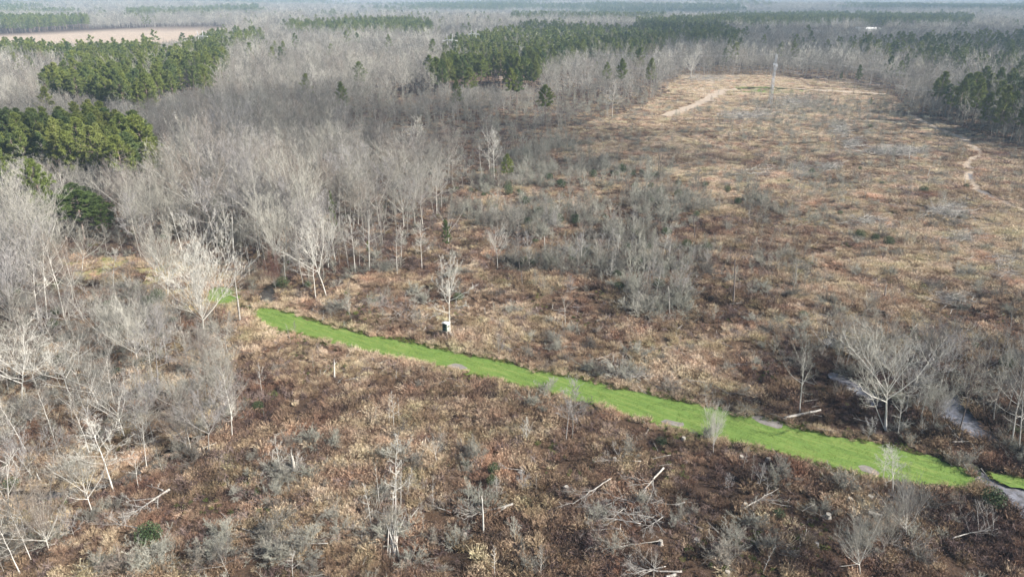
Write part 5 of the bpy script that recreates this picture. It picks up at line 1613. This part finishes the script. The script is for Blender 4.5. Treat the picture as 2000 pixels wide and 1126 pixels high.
# standing dead trunks
SNAGS = [(469, 630, 459, 538, .22, DEADWOOD, "broken white snag with jagged top at the end of the strip", 3), (456, 494, 452, 420, .2, BARK_W, "white dead trunk with one bent limb in the dark wood", 3),
         (1432, 594, 1438, 508, .22, BARK_D, "charred standing trunk in the brown clearing", 0), (1554, 560, 1557, 516, .16, BARK, "left one of the twin thin dead trunks", 0),
         (1548, 552, 1550, 528, .1, BARK, "shorter one of the twin thin dead trunks", 0), (1357, 466, 1356, 428, .2, BARK_D, "dark dead trunk at the edge of the grey thicket", 2),
         (1308, 616, 1307, 560, .12, BARK, "thin bare pole in the brush below the grey thicket", 0), (1305, 510, 1309, 480, .15, BARK_W, "short pale trunk in the lower thicket", 0),
         (944, 1042, 943, 972, .13, BARK_W, "lone grey post like dead stem in front of the broken white log", 0), (936, 992, 934, 955, .1, DEADWOOD, "shorter dead stem left of the lone grey post", 0),
         (653, 738, 652, 705, .18, BARK_W, "short white dead trunk just below the strip", 1), (1996, 496, 1999, 466, .12, BARK_W, "white stake like trunk at the right edge", 0),
         (1776, 312, 1777, 284, .18, BARK_W, "thin white dead trunk beside the slash rows", 0), (574, 920, 572, 888, .35, DEADWOOD, "broken stump with a splintered top", 1),
         (901, 872, 901, 858, .14, CUT, "short pale stub right of the small crooked tree", 0), (1728, 582, 1729, 560, .25, BARK, "broad grey stump in the tan grass", 0),
         (1884, 362, 1888, 338, .1, BARK_W, "thin white stake beside the track puddle", 0), (1902, 385, 1900, 368, .1, BARK, "thin grey stake below the track puddle", 0),
         (1810, 348, 1818, 326, .14, BARK_W, "leaning white stub in the right hand clearing", 0), (80, 940, 72, 925, .15, BARK_W, "short leaning stub on the sandy creek bank", 0),
         (1206, 500, 1208, 460, .14, BARK_W, "pale straight stem in the middle of the thicket", 0), (1065, 498, 1063, 462, .12, BARK_W, "thin pale stem at the left of the thicket", 0),
         (1020, 560, 1020, 530, .1, BARK, "short grey stem in the scrub beyond the blind", 0)]
for i, (bx, by, tx, ty, r, m, label, nl) in enumerate(SNAGS):
    g = np.random.default_rng(70 + i)
    x, y = ground(bx, by)
    h = max(float(height_at(x, y, ty)), .5)
    d = y * cp_ - (h - CAM_H) * sp_
    xt = (tx - 1000) / F * d
    root = tag(obj("dead_snag", None, loc=(x, y, 0)), label, "dead tree", "standing dead trunks")
    tr = one((0, 0, -.2), (xt - x, 0, h + .2), h + .2, (g.normal(0, .03), g.normal(0, .03), 0), r)
    v, f = tubes(tr, 9, 8, .38, g, .004)
    v = v + g.normal(0, r * .05, v.shape)
    top = v[-8:]
    sp = [(top[j], top[j] + (top.mean(0) - top[j]) * .4 + np.array([0, 0, r * g.uniform(.5, 4)])) for j in range(8)]
    sv, sf = blades(np.array([s_[0] for s_ in sp]), np.array([s_[1] for s_ in sp]), np.full(8, r * .3), g)
    part("trunk", [(v, [f, np.array([[len(v) - 8 + j for j in range(8)]])])], m, root)
    part("splintered_top", [(sv, sf)], m, root)
    for j in range(nl):
        t = g.uniform(.55, .95)
        zz = tr.at(np.array([0]), np.array([t]))[0]
        aa = g.random() * 6.283
        part("limb", [tubes(one(zz, (math.cos(aa), math.sin(aa), .7), h * g.uniform(.08, .2), (0, 0, .1), r * .35), 4, 5, .3, g, .03)], m, root)

# cut stumps
STUMPS = [(1335, 858, "pale stump beside the feathery tree on the strip"), (1500, 900, "small stump at the ragged lower edge of the strip"), (1638, 942, "pale stump below the mud patch of the strip"),
          (1699, 974, "stump above the short cut white log"), (1617, 1010, "split stump left of the short cut white log"), (1594, 1065, "white stump in the brown grass at the bottom right"),
          (1450, 992, "stump at the butt of a pale log"), (1106, 955, "white stump left of the silvery fallen tree"), (1455, 990, "grey stump close by the pale log butt"), (1290, 1062, "small pale stump below the splayed grey branches"),
          (1200, 900, "faint stump above the longest fallen trunk"), (620, 982, "grey stump in the brown brush at the lower middle"), (183, 985, "white stump on the near bank of the creek bed"),
          (908, 1050, "dark stump below the broken white log"), (1015, 925, "short white stump under crossed limbs"), (1448, 895, "stump in dark brush under the strip edge"), (1660, 978, "stump left of the one above the cut log"),
          (1360, 1060, "broken stump at the bottom right of the middle"), (1420, 1122, "stump at the bottom edge right of the log")]
for i, (bx, by, label) in enumerate(STUMPS):
    g = np.random.default_rng(130 + i)
    x, y = ground(bx, by)
    root = tag(obj("stump", None, loc=(x, y, 0)), label, "stump", "cut tree stumps")
    r = g.uniform(.20, .34); h = g.uniform(.4, .7); n = 12
    a = np.arange(n) * 2 * np.pi / n
    rings = []
    for z, k in ((-.1, 1.5), (.12, 1.2), (h * .6, 1.0), (h, .95)):
        rr = r * k * (1 + g.normal(0, .06, n) + (.18 * np.cos(a * 5 + i) if z < .2 else 0))
        rings.append(np.stack([rr * np.cos(a), rr * np.sin(a), np.full(n, z) + (g.normal(0, .03, n) if z > .2 else 0)], -1))
    V = np.concatenate(rings)
    f = np.array([(k * n + j, k * n + (j + 1) % n, (k + 1) * n + (j + 1) % n, (k + 1) * n + j) for k in range(3) for j in range(n)])
    part("bark", [(V, f)], BARK, root)
    part("cut_face", [(rings[-1] * [.97, .97, 1] + [0, 0, .01], np.array([list(range(n))]))], CUT, root)

# bundle of pale poles
x, y = ground(771, 1090)
root = tag(obj("pole_bundle", None, loc=(x, y, 0)), "leaning bundle of long white poles and roots in the near brush", "poles")
g = np.random.default_rng(3)
top = np.array([*ground(768, 1032, .9), .9]) - [x, y, 0]
for j in range(14):
    a = np.array([g.normal(.1, .35), g.normal(-.1, .35), .1])
    b_ = top + np.array([g.normal(0, .35), g.normal(0, .5), g.uniform(.2, 1.3)])
    part("pole", [bar(a, b_, g.uniform(.05, .10), 6, .6)], BARK_W if j % 3 else DEADWOOD, root)

# ------------------------------------------------------------------ air
HAZE = bpy.data.materials.new("haze_air")
HAZE.use_nodes = True
nt = HAZE.node_tree
nt.nodes.remove(nt.nodes["Principled BSDF"])
pv = nt.nodes.new("ShaderNodeVolumePrincipled")
pv.inputs["Color"].default_value = (.56, .78, 1.0, 1)
pv.inputs["Density"].default_value = .00015
pv.inputs["Anisotropy"].default_value = 0.0
nt.links.new(pv.outputs[0], nt.nodes["Material Output"].inputs["Volume"])
zlo = float(Zg.min()) - 1.0
zhi = max(CAM_H + 2.0, float(Z.max()) + 27)
v, f = box(0, 0, (zlo + zhi) / 2, 52000, 52000, zhi - zlo)
hz = obj("haze", mesh("haze", [(v, f, HAZE)]))
hz["kind"] = "stuff"

# ------------------------------------------------------------------ clouds, high above and outside the haze
def cloud_mat(passes):
    m = bpy.data.materials.new("cloud_vapour")
    m.use_nodes = True
    nt = m.node_tree
    nt.nodes.remove(nt.nodes["Principled BSDF"])
    d = nt.nodes.new("ShaderNodeBsdfDiffuse"); d.inputs[0].default_value = (.9, .9, .9, 1)
    t = nt.nodes.new("ShaderNodeBsdfTransparent")
    mx = nt.nodes.new("ShaderNodeMixShader"); mx.inputs[0].default_value = 1 - math.sqrt(passes)
    nt.links.new(d.outputs[0], mx.inputs[1]); nt.links.new(t.outputs[0], mx.inputs[2])
    mx.inputs[0].default_value = math.sqrt(passes)
    nt.links.new(mx.outputs[0], nt.nodes["Material Output"].inputs["Surface"])
    return m


def cloud(cx, cyy, hw, hd, passes, seed, alt=620.0):
    g = np.random.default_rng(seed)
    n, k = 96, 24
    az = np.arange(n) * 2 * np.pi / n
    pl = (np.arange(k) + .5) / k * np.pi
    A, Pp = np.meshgrid(az, pl)
    cxx, cyv, czz = np.sin(Pp) * np.cos(A), np.sin(Pp) * np.sin(A), np.cos(Pp)
    ph = g.random(6) * 6.283
    wob = 1 + .16 * np.sin(3 * A + ph[0]) + .10 * np.sin(5 * A + ph[1]) + .07 * np.sin(9 * A + ph[2]) + .05 * np.sin(17 * A + ph[3])
    bump = 1 + .35 * np.sin(A * 7 + ph[4]) * np.sin(Pp * 6 + ph[5])
    V = np.stack([cxx * hw * wob, cyv * hd * wob, np.where(czz > 0, czz * 45 * bump, czz * 14)], -1).reshape(-1, 3)
    f = np.array([(i * n + j, i * n + (j + 1) % n, (i + 1) * n + (j + 1) % n, (i + 1) * n + j) for i in range(k - 1) for j in range(n)])[:, ::-1]
    caps = [np.array([list(range(n))]), np.array([[(k - 1) * n + j for j in range(n)][::-1]])]
    o = obj("cloud", mesh("cloud", [(V, [f] + caps, cloud_mat(passes))], smooth=True))
    t = alt / TO_SUN.z
    o.location = (cx + TO_SUN.x * t, cyy + TO_SUN.y * t, alt)
    o["kind"] = "structure"


cloud(-85, 315, 170, 72, .5, 1)
cloud(520, 860, 470, 250, .42, 2)
cloud(90, 1030, 230, 110, .6, 3)
cloud(1000, 2350, 800, 220, .5, 4)
